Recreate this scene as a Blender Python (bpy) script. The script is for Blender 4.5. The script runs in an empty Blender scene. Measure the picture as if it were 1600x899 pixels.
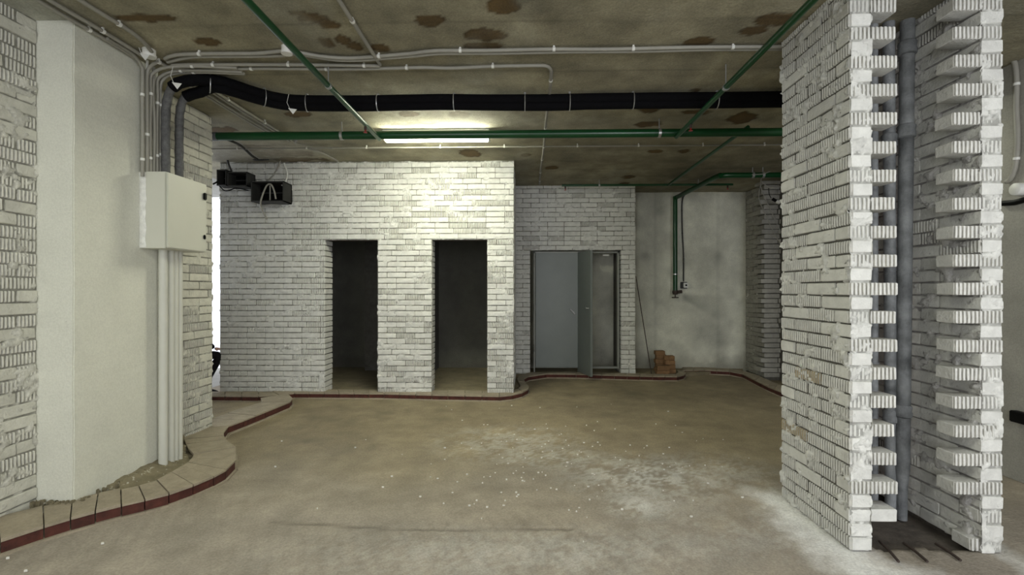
import bpy, bmesh, math, random
import numpy as np
from mathutils import Vector, Matrix, noise
random.seed(7)
# ------------------------------------------------------------------ camera, world, lights, exposure
EYE = 1.38; F = 750.0; YAW = math.radians(1.375); HOR = 453.0
CEIL = 3.03
scn = bpy.context.scene
C = scn.collection
cam_d = bpy.data.cameras.new('camera'); cam = bpy.data.objects.new('camera', cam_d); C.objects.link(cam)
cam_d.sensor_width = 36; cam_d.lens = F/1600*36; cam_d.shift_y = (HOR-449.5)/1600; cam_d.clip_start = .05
cam.location = (0, 0, EYE); cam.rotation_euler = (math.pi/2, 0, YAW)
scn.camera = cam
scn.view_settings.view_transform = 'Standard'; scn.view_settings.look = 'None'
scn.view_settings.exposure = 0.75; scn.view_settings.gamma = 1.0
W = bpy.data.worlds.new('world'); scn.world = W; W.use_nodes = True
bg = W.node_tree.nodes['Background']; bg.inputs[0].default_value = (.86, .90, 1.0, 1); bg.inputs[1].default_value = 1.3

def area(name, loc, target, sx, sy, power, col):
    d = bpy.data.lights.new(name, 'AREA'); d.shape = 'RECTANGLE'; d.size = sx; d.size_y = sy; d.energy = power; d.color = col
    o = bpy.data.objects.new(name, d); C.objects.link(o); o.location = loc
    o.rotation_euler = (Vector(target)-Vector(loc)).to_track_quat('-Z', 'Y').to_euler()
    return o
LAMP_STRENGTH = 44.0
area('daylight_from_gateway', (2.6, -1.6, 1.7), (1.9, 2.5, 1.1), 2.0, 2.2, 66, (.95, .96, 1.0))
area('added_fill_behind_left', (-1.1, -2.6, 1.8), (-1.6, 3.0, 1.3), 2.0, 2.2, 38, (.97, .98, .95))  # added fill from behind left, brightens the column front and pillar side
area('added_fill_above_left', (-1.3, .9, 2.96), (-1.3, .9, 0), 1.2, .15, 25, (.98, 1.0, .84))  # unseen light added above the viewer, rakes along the pillar side
area('added_fill_above_right', (1.3, .7, 2.96), (1.3, .7, 0), 1.2, .15, 8, (.98, 1.0, .84))  # unseen light added above the viewer as weak fill
area('daylight_left_bay', (-7.3, 5.6, 1.8), (-3.5, 5.4, 1.2), 1.8, 2.0, 34, (.84, .90, 1.0))
area('area_right_bay', (3.0, 4.4, 2.96), (3.0, 4.4, 0), .3, .15, 8, (.98, 1.0, .84))  # small area light under the right bay ceiling, out of view

# ------------------------------------------------------------------ picture -> room coordinates
SY, CY = math.sin(YAW), math.cos(YAW)
def ray(px, py):
    a = (px-800)/F; b = (HOR-py)/F
    return Vector((CY*a - SY, SY*a + CY, b))
def on_z(px, py, z):
    r = ray(px, py); t = (z-EYE)/r.z; return Vector((r.x*t, r.y*t, z))
def on_y(px, py, y):
    r = ray(px, py); t = y/r.y; return Vector((r.x*t, y, EYE+r.z*t))
def on_x(px, py, x):
    r = ray(px, py); t = x/r.x; return Vector((x, r.y*t, EYE+r.z*t))

# ------------------------------------------------------------------ numpy noise
def _lat(ix, iy, seed):
    n = (ix*374761393 + iy*668265263 + seed*1442695041) & 0xffffffff
    n = ((n ^ (n >> 13))*1274126177) & 0xffffffff
    return ((n ^ (n >> 16)) & 0xffff)/65535.0
def vn(x, y, seed=0):
    x = np.asarray(x, float)+1000; y = np.asarray(y, float)+1000
    ix = np.floor(x).astype(np.int64); iy = np.floor(y).astype(np.int64)
    fx = x-ix; fy = y-iy; fx = fx*fx*(3-2*fx); fy = fy*fy*(3-2*fy)
    a = _lat(ix, iy, seed); b = _lat(ix+1, iy, seed); c = _lat(ix, iy+1, seed); d = _lat(ix+1, iy+1, seed)
    return (a*(1-fx)+b*fx)*(1-fy)+(c*(1-fx)+d*fx)*fy
def fbm(x, y, seed=0, octv=4):
    s = 0; a = .5; t = 0
    for k in range(octv):
        s = s+a*vn(x*2**k, y*2**k, seed+k*17); t += a; a *= .55
    return s/t
def sstep(a, b, x):
    t = np.clip((x-a)/(b-a), 0, 1); return t*t*(3-2*t)

# ------------------------------------------------------------------ materials
def mat(name, col, rough=.8, metal=0, var=.12, vscale=8, bump=.15, bscale=40, bdist=.004, tint=None, attr=None,
        rand=0, spots=None, fine=0):
    m = bpy.data.materials.new(name); m.use_nodes = True; nt = m.node_tree; N = nt.nodes; L = nt.links
    b = N['Principled BSDF']; b.inputs['Roughness'].default_value = rough; b.inputs['Metallic'].default_value = metal
    tc = N.new('ShaderNodeTexCoord'); oi = N.new('ShaderNodeObjectInfo')
    add = N.new('ShaderNodeVectorMath'); add.operation = 'MULTIPLY_ADD'
    sc = N.new('ShaderNodeCombineXYZ')
    for i in range(3): L.new(oi.outputs['Random'], sc.inputs[i])
    L.new(sc.outputs[0], add.inputs[0]); add.inputs[1].default_value = (37, 53, 71); L.new(tc.outputs['Object'], add.inputs[2])
    co = add.outputs[0]
    n = N.new('ShaderNodeTexNoise'); n.inputs['Scale'].default_value = vscale; n.inputs['Detail'].default_value = 6; n.inputs['Roughness'].default_value = .6
    L.new(co, n.inputs['Vector'])
    mr = N.new('ShaderNodeMapRange'); mr.inputs[1].default_value = .3; mr.inputs[2].default_value = .7
    L.new(n.outputs[0], mr.inputs[0])
    if attr:
        at = N.new('ShaderNodeAttribute'); at.attribute_name = attr; base = at.outputs['Color']
    else:
        rgb = N.new('ShaderNodeRGB'); rgb.outputs[0].default_value = (*col, 1); base = rgb.outputs[0]
    mx = N.new('ShaderNodeMix'); mx.data_type = 'RGBA'; mx.blend_type = 'MULTIPLY'; mx.inputs[0].default_value = 1
    L.new(base, mx.inputs[6])
    c2 = N.new('ShaderNodeMix'); c2.data_type = 'RGBA'
    t = tint or (1, 1, 1)
    c2.inputs[6].default_value = ((1-var)*t[0], (1-var)*t[1], (1-var)*t[2], 1); c2.inputs[7].default_value = (1+var*.4,)*3+(1,)
    L.new(mr.outputs[0], c2.inputs[0]); L.new(c2.outputs[2], mx.inputs[7])
    out = mx.outputs[2]
    if rand:
        m2 = N.new('ShaderNodeMix'); m2.data_type = 'RGBA'; m2.blend_type = 'MULTIPLY'; m2.inputs[0].default_value = 1
        r2 = N.new('ShaderNodeMapRange'); r2.inputs[3].default_value = 1-rand; r2.inputs[4].default_value = 1
        L.new(oi.outputs['Random'], r2.inputs[0]); cc = N.new('ShaderNodeCombineColor')
        for i in range(3): L.new(r2.outputs[0], cc.inputs[i])
        L.new(out, m2.inputs[6]); L.new(cc.outputs[0], m2.inputs[7]); out = m2.outputs[2]
    if spots:   # (colour, scale, threshold)
        sn = N.new('ShaderNodeTexNoise'); sn.inputs['Scale'].default_value = spots[1]; sn.inputs['Detail'].default_value = 5
        L.new(co, sn.inputs['Vector']); sm = N.new('ShaderNodeMapRange'); sm.inputs[1].default_value = spots[2]; sm.inputs[2].default_value = spots[2]+.04
        L.new(sn.outputs[0], sm.inputs[0]); sx = N.new('ShaderNodeMix'); sx.data_type = 'RGBA'
        L.new(sm.outputs[0], sx.inputs[0]); L.new(out, sx.inputs[6]); sx.inputs[7].default_value = (*spots[0], 1); out = sx.outputs[2]
    if fine:    # fine grain of the concrete
        fn = N.new('ShaderNodeTexNoise'); fn.inputs['Scale'].default_value = 90; fn.inputs['Detail'].default_value = 3
        L.new(co, fn.inputs['Vector']); fm = N.new('ShaderNodeMapRange'); fm.inputs[1].default_value = .3; fm.inputs[2].default_value = .7
        fm.inputs[3].default_value = 1-fine; fm.inputs[4].default_value = 1+fine
        L.new(fn.outputs[0], fm.inputs[0]); fx = N.new('ShaderNodeVectorMath'); fx.operation = 'SCALE'
        L.new(out, fx.inputs[0]); L.new(fm.outputs[0], fx.inputs['Scale']); out = fx.outputs[0]
    L.new(out, b.inputs['Base Color'])
    if bump:
        bn = N.new('ShaderNodeTexNoise'); bn.inputs['Scale'].default_value = bscale; bn.inputs['Detail'].default_value = 5; bn.inputs['Roughness'].default_value = .6
        L.new(co, bn.inputs['Vector']); bp = N.new('ShaderNodeBump'); bp.inputs['Strength'].default_value = min(1, bump*3); bp.inputs['Distance'].default_value = bdist
        L.new(bn.outputs[0], bp.inputs['Height']); L.new(bp.outputs[0], b.inputs['Normal'])
    return m
M = {}
M['brick'] = mat('white_painted_brick', (.74, .74, .70), .75, var=.16, vscale=14, bump=.3, bscale=60, bdist=.006, rand=.10)
M['brick_cream'] = mat('cream_painted_brick', (.66, .65, .57), .8, var=.16, vscale=14, bump=.3, bscale=60, bdist=.006, rand=.10)
M['brick_bare'] = mat('bare_tan_brick', (.42, .34, .20), .9, var=.4, vscale=40, bump=.3, bscale=70, spots=((.7, .69, .65), 22, .55))
M['groove'] = mat('half_bare_shaded_groove', (.52, .51, .47), .9, var=.35, vscale=25, bump=.2)
M['brick_red'] = mat('half_painted_red_brick', (.36, .24, .22), .9, var=.3, vscale=18, bump=.3, bscale=60, spots=((.5, .48, .46), 16, .5))
M['brick_brown'] = mat('brown_clay_brick', (.30, .17, .08), .9, var=.3, vscale=18, bump=.3, bscale=60, rand=.3)
M['mortar'] = mat('mortar', (.5, .5, .45), .95, var=.3, vscale=20, bump=.35, bscale=70, bdist=.006, attr='paint')
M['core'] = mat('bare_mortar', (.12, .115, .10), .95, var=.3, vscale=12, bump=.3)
M['column'] = mat('painted_concrete', (.66, .66, .58), .8, var=.07, vscale=3, bump=.16, bscale=50, bdist=.004, spots=((.34, .33, .29), 55, .74), fine=.06)
M['plaster'] = mat('whitewashed_concrete', (.50, .50, .43), .85, var=.30, vscale=1.6, bump=.25, bscale=30, bdist=.005, attr='col', fine=.10)
M['concrete'] = mat('grey_concrete', (.33, .32, .28), .9, var=.25, vscale=2, bump=.2, bscale=30, fine=.1)
M['ceiling'] = mat('ceiling_concrete', (.3, .3, .2), .95, var=.35, vscale=3.5, bump=.35, bscale=45, bdist=.006, attr='col', fine=.16)
M['floor'] = mat('floor_concrete', (.3, .3, .2), .85, var=.22, vscale=4, bump=.3, bscale=55, bdist=.005, attr='col', fine=.16)
M['dirt'] = mat('dirt', (.22, .19, .12), 1, var=.4, vscale=10, bump=.6, bscale=50, bdist=.012, spots=((.45, .43, .35), 30, .62))
M['tile'] = mat('dusty_paving_tile', (.36, .31, .23), .9, var=.22, vscale=10, bump=.2, bscale=70, rand=.12, fine=.1)
M['red'] = mat('red_brown_edging', (.095, .026, .017), .85, var=.5, vscale=14, bump=.2, bscale=50, rand=.2)
M['green'] = mat('dark_green_paint', (.003, .055, .014), .3, var=.2, vscale=6, bump=0)
M['black'] = mat('black_foam', (.003, .003, .004), .85, var=.3, vscale=30, bump=.2, bscale=90)
M['blackp'] = mat('black_plastic', (.004, .004, .004), .5, bump=0)
M['conduit'] = mat('grey_plastic_conduit', (.30, .29, .25), .55, var=.12, vscale=6, bump=0)
M['trunk'] = mat('pale_plastic_pipe', (.56, .56, .50), .5, var=.05, vscale=6, bump=0)
M['corr'] = mat('dark_grey_sleeve', (.11, .11, .11), .7, var=.4, vscale=40, bump=.4, bscale=100)
M['white'] = mat('white_plastic', (.72, .72, .68), .5, var=.05, bump=0)
M['steel'] = mat('galvanised_steel', (.55, .55, .55), .35, metal=.8, bump=0)
M['rust'] = mat('rusty_steel', (.055, .038, .03), .8, var=.4, vscale=30, bump=.3)
M['redpaint'] = mat('red_glass_bulb', (.35, .01, .01), .3, bump=0)
M['boxpaint'] = mat('cabinet_enamel', (.58, .58, .50), .45, var=.03, vscale=3, bump=.04, bscale=200, bdist=.0006)
M['door'] = mat('grey_door_enamel', (.17, .19, .18), .42, var=.08, vscale=3, bump=.03, bscale=60)
M['frame'] = mat('grey_frame_enamel', (.30, .31, .28), .5, var=.1, bump=0)
M['iron'] = mat('grey_painted_soil_pipe', (.22, .23, .235), .6, var=.7, vscale=7, bump=.3, bscale=70, tint=(.95, .97, 1.0))
M['boxgrey'] = mat('dark_grey_sheet', (.03, .03, .028), .6, bump=0)
M['foil'] = mat('white_sealant', (.78, .78, .74), .6, var=.2, vscale=30, bump=.5, bscale=40, bdist=.01)
M['cloth'] = mat('black_cloth', (.010, .010, .012), .9, bump=.2, bscale=150)
M['skin'] = mat('skin', (.55, .32, .24), .5, bump=0)
M['hair'] = mat('dark_hair', (.02, .015, .01), .6, bump=0)
M['chalk'] = mat('plaster_crumb', (.7, .69, .64), .9, bump=0)
def emis(name, col, s):
    m = bpy.data.materials.new(name); m.use_nodes = True; b = m.node_tree.nodes['Principled BSDF']
    b.inputs['Base Color'].default_value = (.8, .8, .8, 1); b.inputs['Emission Color'].default_value = (*col, 1); b.inputs['Emission Strength'].default_value = s
    return m
for k_ in ('black', 'blackp', 'cloth'): M[k_].node_tree.nodes['Principled BSDF'].inputs['Specular IOR Level'].default_value = .12
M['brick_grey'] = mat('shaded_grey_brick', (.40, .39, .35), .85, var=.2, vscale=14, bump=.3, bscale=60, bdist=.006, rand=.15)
M['lamp'] = emis('lit_diffuser', (1.0, 1.0, .80), LAMP_STRENGTH)

# ------------------------------------------------------------------ mesh helpers
def mk(name, me, m=None, parent=None, loc=None, **props):
    if m is not None and len(me.materials) == 0: me.materials.append(m)
    o = bpy.data.objects.new(name, me); C.objects.link(o)
    if parent: o.parent = parent
    if loc is not None: o.location = loc
    for k, v in props.items(): o[k] = v
    return o
def tag(o, label=None, cat=None, group=None, kind=None):
    if label: o['label'] = label
    if cat: o['category'] = cat
    if group: o['group'] = group
    if kind: o['kind'] = kind
    return o
def empty(name, loc, label=None, cat=None, group=None, kind=None, rz=0):
    o = bpy.data.objects.new(name, None); C.objects.link(o); o.location = loc; o.rotation_euler = (0, 0, rz); o.empty_display_size = .1
    return tag(o, label, cat, group, kind)
def setp(o, parent):      # keep world placement for children modelled in room coordinates
    o.parent = parent; o.location = Vector(o.location)-Vector(parent.location) if parent.type == 'EMPTY' or True else o.location
    return o
class B:                   # mesh collector in room coordinates
    def __init__(s): s.v = []; s.f = []
    def box(s, a, b):
        i = len(s.v); x0, y0, z0 = a; x1, y1, z1 = b
        s.v += [(x0,y0,z0),(x1,y0,z0),(x1,y1,z0),(x0,y1,z0),(x0,y0,z1),(x1,y0,z1),(x1,y1,z1),(x0,y1,z1)]
        s.f += [(i,i+3,i+2,i+1),(i+4,i+5,i+6,i+7),(i,i+1,i+5,i+4),(i+1,i+2,i+6,i+5),(i+2,i+3,i+7,i+6),(i+3,i,i+4,i+7)]
        return s
    def prism(s, poly, z0, z1):
        i = len(s.v); n = len(poly)
        ar = sum(poly[k][0]*poly[(k+1) % n][1]-poly[(k+1) % n][0]*poly[k][1] for k in range(n))
        if ar < 0: poly = poly[::-1]
        s.v += [(p[0], p[1], z0) for p in poly]+[(p[0], p[1], z1) for p in poly]
        s.f += [tuple(range(i+n-1, i-1, -1)), tuple(range(i+n, i+2*n))]
        s.f += [(i+k, i+(k+1) % n, i+n+(k+1) % n, i+n+k) for k in range(n)]
        return s
    def tube(s, pts, r, n=10, rib=None):
        pts = [Vector(p) for p in pts]; i0 = len(s.v); up = Vector((0, 0, 1)); rings = []
        prev = None
        for k, p in enumerate(pts):
            t = (pts[min(k+1, len(pts)-1)]-pts[max(k-1, 0)]).normalized()
            if prev is None:
                a = t.orthogonal().normalized()
            else:
                a = (prev - t*prev.dot(t)).normalized()
            prev = a; b = t.cross(a); rr = r[k] if isinstance(r, (list, tuple)) else r
            if rib and k % 2: rr *= rib
            for j in range(n):
                w = 2*math.pi*j/n; s.v.append(tuple(p+(a*math.cos(w)+b*math.sin(w))*rr))
        for k in range(len(pts)-1):
            for j in range(n):
                a0 = i0+k*n+j; a1 = i0+k*n+(j+1) % n
                s.f.append((a0, a1, a1+n, a0+n))
        s.f.append(tuple(range(i0+n-1, i0-1, -1))); e = i0+(len(pts)-1)*n; s.f.append(tuple(range(e, e+n)))
        return s
    def mesh(s, name, smooth=False, org=(0, 0, 0)):
        me = bpy.data.meshes.new(name); o = Vector(org)
        me.from_pydata([tuple(Vector(v)-o) for v in s.v], [], s.f)
        if smooth: me.shade_smooth()
        me.update(); return me
    def build(s, name, m, parent=None, smooth=False, bevel=0, **props):
        xs = np.array(s.v); org = (xs.min(0)+xs.max(0))/2
        me = s.mesh(name, False, org)
        if bevel:
            bm = bmesh.new(); bm.from_mesh(me); bmesh.ops.bevel(bm, geom=bm.edges[:], offset=bevel, segments=2, affect='EDGES', clamp_overlap=True); bm.to_mesh(me); bm.free()
        if smooth:
            me.shade_smooth()
            try: me.set_sharp_from_angle(angle=math.radians(50))
            except Exception: pass
        base = Vector((0, 0, 0))
        q = parent
        while q is not None: base += Vector(q.location); q = q.parent
        return mk(name, me, m, parent, Vector(org)-base, **props)
def smooth_path(pts, step=.04, it=2):
    P = [Vector(p) for p in pts]
    if len(P) == 2: return P
    out = []
    for k in range(len(P)-1):
        p0 = P[max(k-1, 0)]; p1 = P[k]; p2 = P[k+1]; p3 = P[min(k+2, len(P)-1)]
        n = max(2, min(14, int((p2-p1).length/step)))
        for j in range(n):
            t = j/n
            out.append(.5*((2*p1)+(p2-p0)*t+(2*p0-5*p1+4*p2-p3)*t*t+(3*p1-p0-3*p2+p3)*t**3))
    out.append(P[-1]); return out
def clean(pts):
    o = [pts[0]]
    for p in pts[1:]:
        if (p-o[-1]).length > .004: o.append(p)
    return o
def run_length(pts):
    return sum((pts[k+1]-pts[k]).length for k in range(len(pts)-1))
def point_at(pts, d):
    for k in range(len(pts)-1):
        l = (pts[k+1]-pts[k]).length
        if d <= l: return pts[k].lerp(pts[k+1], d/l), (pts[k+1]-pts[k]).normalized()
        d -= l
    return pts[-1], (pts[-1]-pts[-2]).normalized()

def grid_mesh(name, P, keep=None, attrs=None):
    """P: (ny,nx,3) array"""
    ny, nx, _ = P.shape
    idx = np.arange(ny*nx).reshape(ny, nx)
    q = np.stack([idx[:-1, :-1], idx[:-1, 1:], idx[1:, 1:], idx[1:, :-1]], -1).reshape(-1, 4)
    if keep is not None: q = q[keep.reshape(-1)]
    me = bpy.data.meshes.new(name)
    me.vertices.add(ny*nx); me.vertices.foreach_set('co', P.reshape(-1).astype(np.float32))
    me.loops.add(len(q)*4); me.loops.foreach_set('vertex_index', q.reshape(-1).astype(np.int32))
    me.polygons.add(len(q)); me.polygons.foreach_set('loop_start', (np.arange(len(q))*4).astype(np.int32))
    me.polygons.foreach_set('loop_total', np.full(len(q), 4, np.int32))
    me.update(calc_edges=True)
    for k, a in (attrs or {}).items():
        at = me.attributes.new(k, 'FLOAT_COLOR', 'POINT'); c = np.ones((ny*nx, 4), np.float32); c[:, :3] = a.reshape(-1, 3)
        at.data.foreach_set('color', c.reshape(-1))
    me.shade_smooth(); me.validate(); return me

# ------------------------------------------------------------------ bricks
BR = {}
def brick_mesh(L, D, H, ribbed, var, m):
    L = round(L, 2); key = (L, D, H, ribbed, var, m)
    if key in BR: return BR[key]
    rs = random.Random(hash((L, D, ribbed, var)) & 0xffff)
    pts = []
    r = .004
    if ribbed:
        n = max(2, round(L/.0215)); w = L/n
        for k in range(n):
            for (u, d) in ((.0, .013), (.13, .012), (.24, .003), (.5, 0), (.76, .003), (.87, .012)):
                pts.append((k*w+u*w, d))
    else:
        n = max(2, int(L/.045))
        for k in range(n+1):
            pts.append((min(max(k*L/n, 0), L), (.004 if k in (0, n) else 0)))
    pts += [(L, .012), (L, D*.5), (L, D-.003), (L-.003, D), (.003, D), (0, D-.003), (0, D*.5), (0, .012)]
    nP = len(pts); zs = [(0, .004), (.004, 0), (H*.5, 0), (H-.004, 0), (H, .004)]
    V = []; Fc = []
    cx, cy = L/2, D/2
    amp = .0032 if not ribbed else .0015
    for (z, ins) in zs:
        for (x, y) in pts:
            X = x+(ins if x < .01 else -ins if x > L-.01 else 0); Y = y+(ins if y < .01 else -ins if y > D-.01 else 0)
            nn = noise.noise_vector(Vector((x*22+var*9.7, y*22+L*5, z*25+var)))*.75+noise.noise_vector(Vector((x*70+var*3.1, y*60, z*60+var)))*.45
            zz = z + nn.z*amp*1.2
            V.append((X+nn.x*amp, Y+nn.y*amp*1.5, zz))
    for k in range(len(zs)-1):
        for j in range(nP):
            a = k*nP+j; b = k*nP+(j+1) % nP; Fc.append((a, b, b+nP, a+nP))
    Fc.append(tuple(range(nP-1, -1, -1))); e = (len(zs)-1)*nP; Fc.append(tuple(range(e, e+nP)))
    me = bpy.data.meshes.new('brick'); me.from_pydata(V, [], Fc); me.materials.append(M[m]); me.shade_smooth()
    if ribbed:      # groove bottoms darkened: recess shade put into the colour, plus some missed paint
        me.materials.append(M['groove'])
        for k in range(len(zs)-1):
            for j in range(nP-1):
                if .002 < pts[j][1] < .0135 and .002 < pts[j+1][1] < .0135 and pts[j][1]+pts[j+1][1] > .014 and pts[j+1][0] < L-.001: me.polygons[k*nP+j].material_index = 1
    try: me.set_sharp_from_angle(angle=math.radians(38))
    except Exception: pass
    BR[key] = me; return me
FACE = {'-y': (0, Vector((1, 0, 0))), '-x': (-math.pi/2, Vector((0, -1, 0))), '+x': (math.pi/2, Vector((0, 1, 0))), '+y': (math.pi, Vector((-1, 0, 0)))}
class Wall:
    def __init__(s, root, m='brick'): s.root = root; s.list = []; s.m = m
    def put(s, o, face, L, D, H, ribbed, m=None, jit=1):
        rz, u = FACE[face]; var = random.randrange(5)
        me = brick_mesh(L, D, H, ribbed, var, m or s.m)
        rz2 = rz+random.uniform(-.006, .006)*jit
        nrm = Vector((-u.y, u.x, 0))     # points into the wall
        p = Vector(o)+nrm*random.uniform(-.0045, .0045)*jit+Vector((0, 0, random.uniform(-.0012, .0012)))
        ry = random.uniform(-.005, .005)*jit
        s.list.append((me, p, rz2, ry))
    def lay(s, org, face, length, z0, z1, ph=.075, pl=.26, D=.12, H=None, holes=(), rib=.4, first=0, joint=.011, ribfun=None, m=None, stagger=None):
        rz, u = FACE[face]; H = H or ph-.010; k = 0; z = z0
        while z < z1-.02:
            segs = [(0, length)]
            zc = z+ph/2
            for (h0, h1, hz0, hz1) in holes:
                if hz0 < zc < hz1:
                    ns = []
                    for (a, b) in segs:
                        if h1 <= a or h0 >= b: ns.append((a, b)); continue
                        if h0 > a+.02: ns.append((a, h0))
                        if h1 < b-.02: ns.append((h1, b))
                    segs = ns
            for (a, b) in segs:
                x = a; odd = (k+first) % 2
                run = pl/2 if odd else pl
                if random.random() < .12: run = pl*random.choice((.5, .75, 1))
                while x < b-.02:
                    e = x+run
                    if b-e < .06: e = b
                    hh = H if z+H <= z1 else z1-z
                    if hh > .02:
                        pr = rib if ribfun is None else ribfun((x+e)/2, zc)
                        s.put(Vector(org)+u*(x+joint/2)+Vector((0, 0, z+.004)), face, max(.03, e-x-joint), D, round(hh, 3), random.random() < pr, m)
                    x = e; run = pl if random.random() > .1 else pl*random.choice((.5, .75))
            z += ph; k += 1
    def finish(s, cap=298):
        cp = Vector((0, 0, EYE)); base = Vector(s.root.location)
        s.list.sort(key=lambda t: (t[1]-cp).length)
        for (me, p, rz, ry) in s.list[:cap]:
            o = bpy.data.objects.new('brick', me); C.objects.link(o); o.parent = s.root; o.location = p-base; o.rotation_euler = (0, ry, rz)
        rest = s.list[cap:]
        if rest:
            VV = []; FF = []; n = 0; org = base
            for (me, p, rz, ry) in rest:
                Mx = Matrix.Translation(p-org) @ Matrix.Rotation(rz, 4, 'Z')
                a = np.empty(len(me.vertices)*3); me.vertices.foreach_get('co', a); a = a.reshape(-1, 3)
                R = np.array(Mx.to_3x3()); a = a@R.T+np.array(Mx.translation); VV.append(a)
                FF += [tuple(n+i for i in pl.vertices) for pl in me.polygons]; n += len(a)
            me = bpy.data.meshes.new('brickwork'); me.from_pydata(np.concatenate(VV).tolist(), [], FF); me.shade_smooth()
            try: me.set_sharp_from_angle(angle=math.radians(38))
            except Exception: pass
            mk('brickwork', me, M[s.m], s.root, (0, 0, 0), kind='stuff')
def mortar_sheet(root, org, face, length, z0, z1, cell=.018, base=.011, prou=.008, seed=1, holes=(), thr=.60, col=(.72, .72, .68), bare=(.27, .265, .23), rough=.5):
    rz, u = FACE[face]; nrm = np.array((-u.y, u.x, 0)); U = np.array(u)
    nx = max(2, int(length/cell)); nz = max(2, int((z1-z0)/cell))
    a = np.linspace(0, length, nx); z = np.linspace(z0, z1, nz); A, Z = np.meshgrid(a, z)
    n1 = fbm(A*9, Z*16, seed, 3); n2 = fbm(A*45, Z*45, seed+5, 2); big = fbm(A*1.3, Z*1.3, seed+9, 2)
    t = sstep(thr-.1*(big-.5)*2, thr+.1, n1*.7+n2*.3)
    d = base+ (n2-.5)*.005 - t*(base+prou)*(.55+.6*n2)
    P = np.array(org)[None, None, :]+A[..., None]*U+Z[..., None]*np.array((0, 0, 1))+d[..., None]*nrm-np.array(root.location)
    w = sstep(.40, .62, n2*.45+n1*.55*rough*1.4+t*.5)[..., None]
    colr = np.array(bare)*(1-w)+np.array(col)*w
    keep = None
    if holes:
        Ac = (A[:-1, :-1]+A[1:, 1:])/2; Zc = (Z[:-1, :-1]+Z[1:, 1:])/2; keep = np.ones(Ac.shape, bool)
        for (h0, h1, hz0, hz1) in holes: keep &= ~((Ac > h0) & (Ac < h1) & (Zc > hz0) & (Zc < hz1))
    me = grid_mesh('mortar', P, keep, {'paint': colr})
    return mk('mortar', me, M['mortar'], root, (0, 0, 0))
def structure(name, bb, m, label, loc=None):
    o = bb.build(name, m); tag(o, label=label, kind='structure'); return o

# ================================================================== SETTING
# key planes
YM = 6.12; Y2 = 7.62; YC = 8.2
XL = on_y(343, 450, YM).x; XR = on_y(803, 450, YM).x; XR2 = on_y(993, 450, Y2).x
XC = on_y(1165, 450, YC).x; XW = (on_z(334, 184.6, CEIL).x+on_z(59, 32, CEIL).x)/2
_c = on_z(115, 31.5, CEIL); XCOL, YCN = _c.x, _c.y
YS = on_x(333, 450, XW).y        # end of left wall stub
YCF = on_x(248, 450, XCOL).y     # column far edge
print('XW', XW, 'XCOL', XCOL, YCN, YCF, YS)
# ---- floor
def floor_mesh():
    x = np.arange(-4.4, 4.4, .025); y = np.arange(1.3, 8.4, .025); X, Y = np.meshgrid(x, y)
    n = fbm(X*1.1, Y*1.1, 3, 4); n2 = fbm(X*6, Y*6, 8, 4); n3 = fbm(X*25, Y*25, 12, 2)
    c = np.array((.27, .222, .14))[None, None, :]*(.62+.74*n[..., None])*(.78+.44*n2[..., None])
    grey = np.array((.37, .332, .285)); w = sstep(4.6, 2.4, Y+.9*(n-.5))[..., None]*.8  # cool daylight near the viewer put into the floor colour
    c = c*(1-w)+grey*(.82+.36*n2[..., None])*w
    # white dust spilled by the pillar and scattered plaster
    def blob(px, py, rx, ry, s, seed, p=1.0):
        nonlocal c
        o = on_z(px, py, 0); d = np.sqrt(((X-o.x)/rx)**2+((Y-o.y)/ry)**2)
        m = np.clip(1-d, 0, 1)**p*sstep(.40, .62, fbm(X*9, Y*9, seed, 4)*.6+fbm(X*40, Y*40, seed+3, 2)*.4)
        c = c*(1-m[..., None]*s)+np.array((.70, .70, .66))*m[..., None]*s
    blob(1010, 745, .75, .6, .75, 21); blob(1000, 790, .3, .25, .8, 22); blob(860, 715, .6, .35, .5, 23); blob(800, 690, .9, .7, .45, 24)
    blob(1130, 735, .6, .5, .35, 25); blob(900, 860, 1.0, .35, .4, 26); blob(700, 870, 1.2, .4, .3, 27); blob(1150, 830, .8, .4, .3, 28)
    # dust line along the foot of the pillar
    for (ax, ay, bx, by, wd, s) in ((1.68, 2.45, 1.66, 3.2, .26, 1.0), (1.72, 2.42, 2.0, 2.36, .12, .5), (2.5, 2.42, 2.6, 3.3, .12, .4)):
        dx, dy = bx-ax, by-ay; t = np.clip(((X-ax)*dx+(Y-ay)*dy)/(dx*dx+dy*dy), 0, 1)
        d = np.hypot(X-ax-t*dx, Y-ay-t*dy)+.10*(n3-.5)+.18*(n2-.5)
        m = sstep(wd, .0, d)[..., None]*s; c = c*(1-m)+np.array((.84, .84, .82))*m
    m = (sstep(.55, .0, np.hypot((X-1.75)/1.3, (Y-2.15)/.55))*sstep(.35, .6, n2))[..., None]*.9
    c = c*(1-m)+np.array((.66, .66, .65))*m
    # dark dirty pit between the two brick pillars
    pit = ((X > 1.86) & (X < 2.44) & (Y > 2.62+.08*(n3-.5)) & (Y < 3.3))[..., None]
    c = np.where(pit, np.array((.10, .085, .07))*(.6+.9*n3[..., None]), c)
    # thin cracks / saw cuts
    crack = np.exp(-((Y-(2.76+.02*np.sin(X*3)+.05*(n-.5)-.03*X))/.012)**2)*(X > -1.5)*(X < .3)
    c = c*(1-.45*crack[..., None])
    # tined grooves pressed into the screed
    g = np.sin((X*.9+Y*.42)*2*math.pi/.085+3*n)*sstep(.45, .6, fbm(X*.8+4, Y*.8, 31, 2))*sstep(4.2, 3.3, Y)
    c = c*(1-.10*np.clip(g, 0, 1)[..., None])
    Z = (n2-.5)*.006+(n3-.5)*.003-.004+.0022*g-.004*crack-pit[..., 0]*.03
    return grid_mesh('floor', np.stack([X, Y, Z], -1), None, {'col': c})
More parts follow.
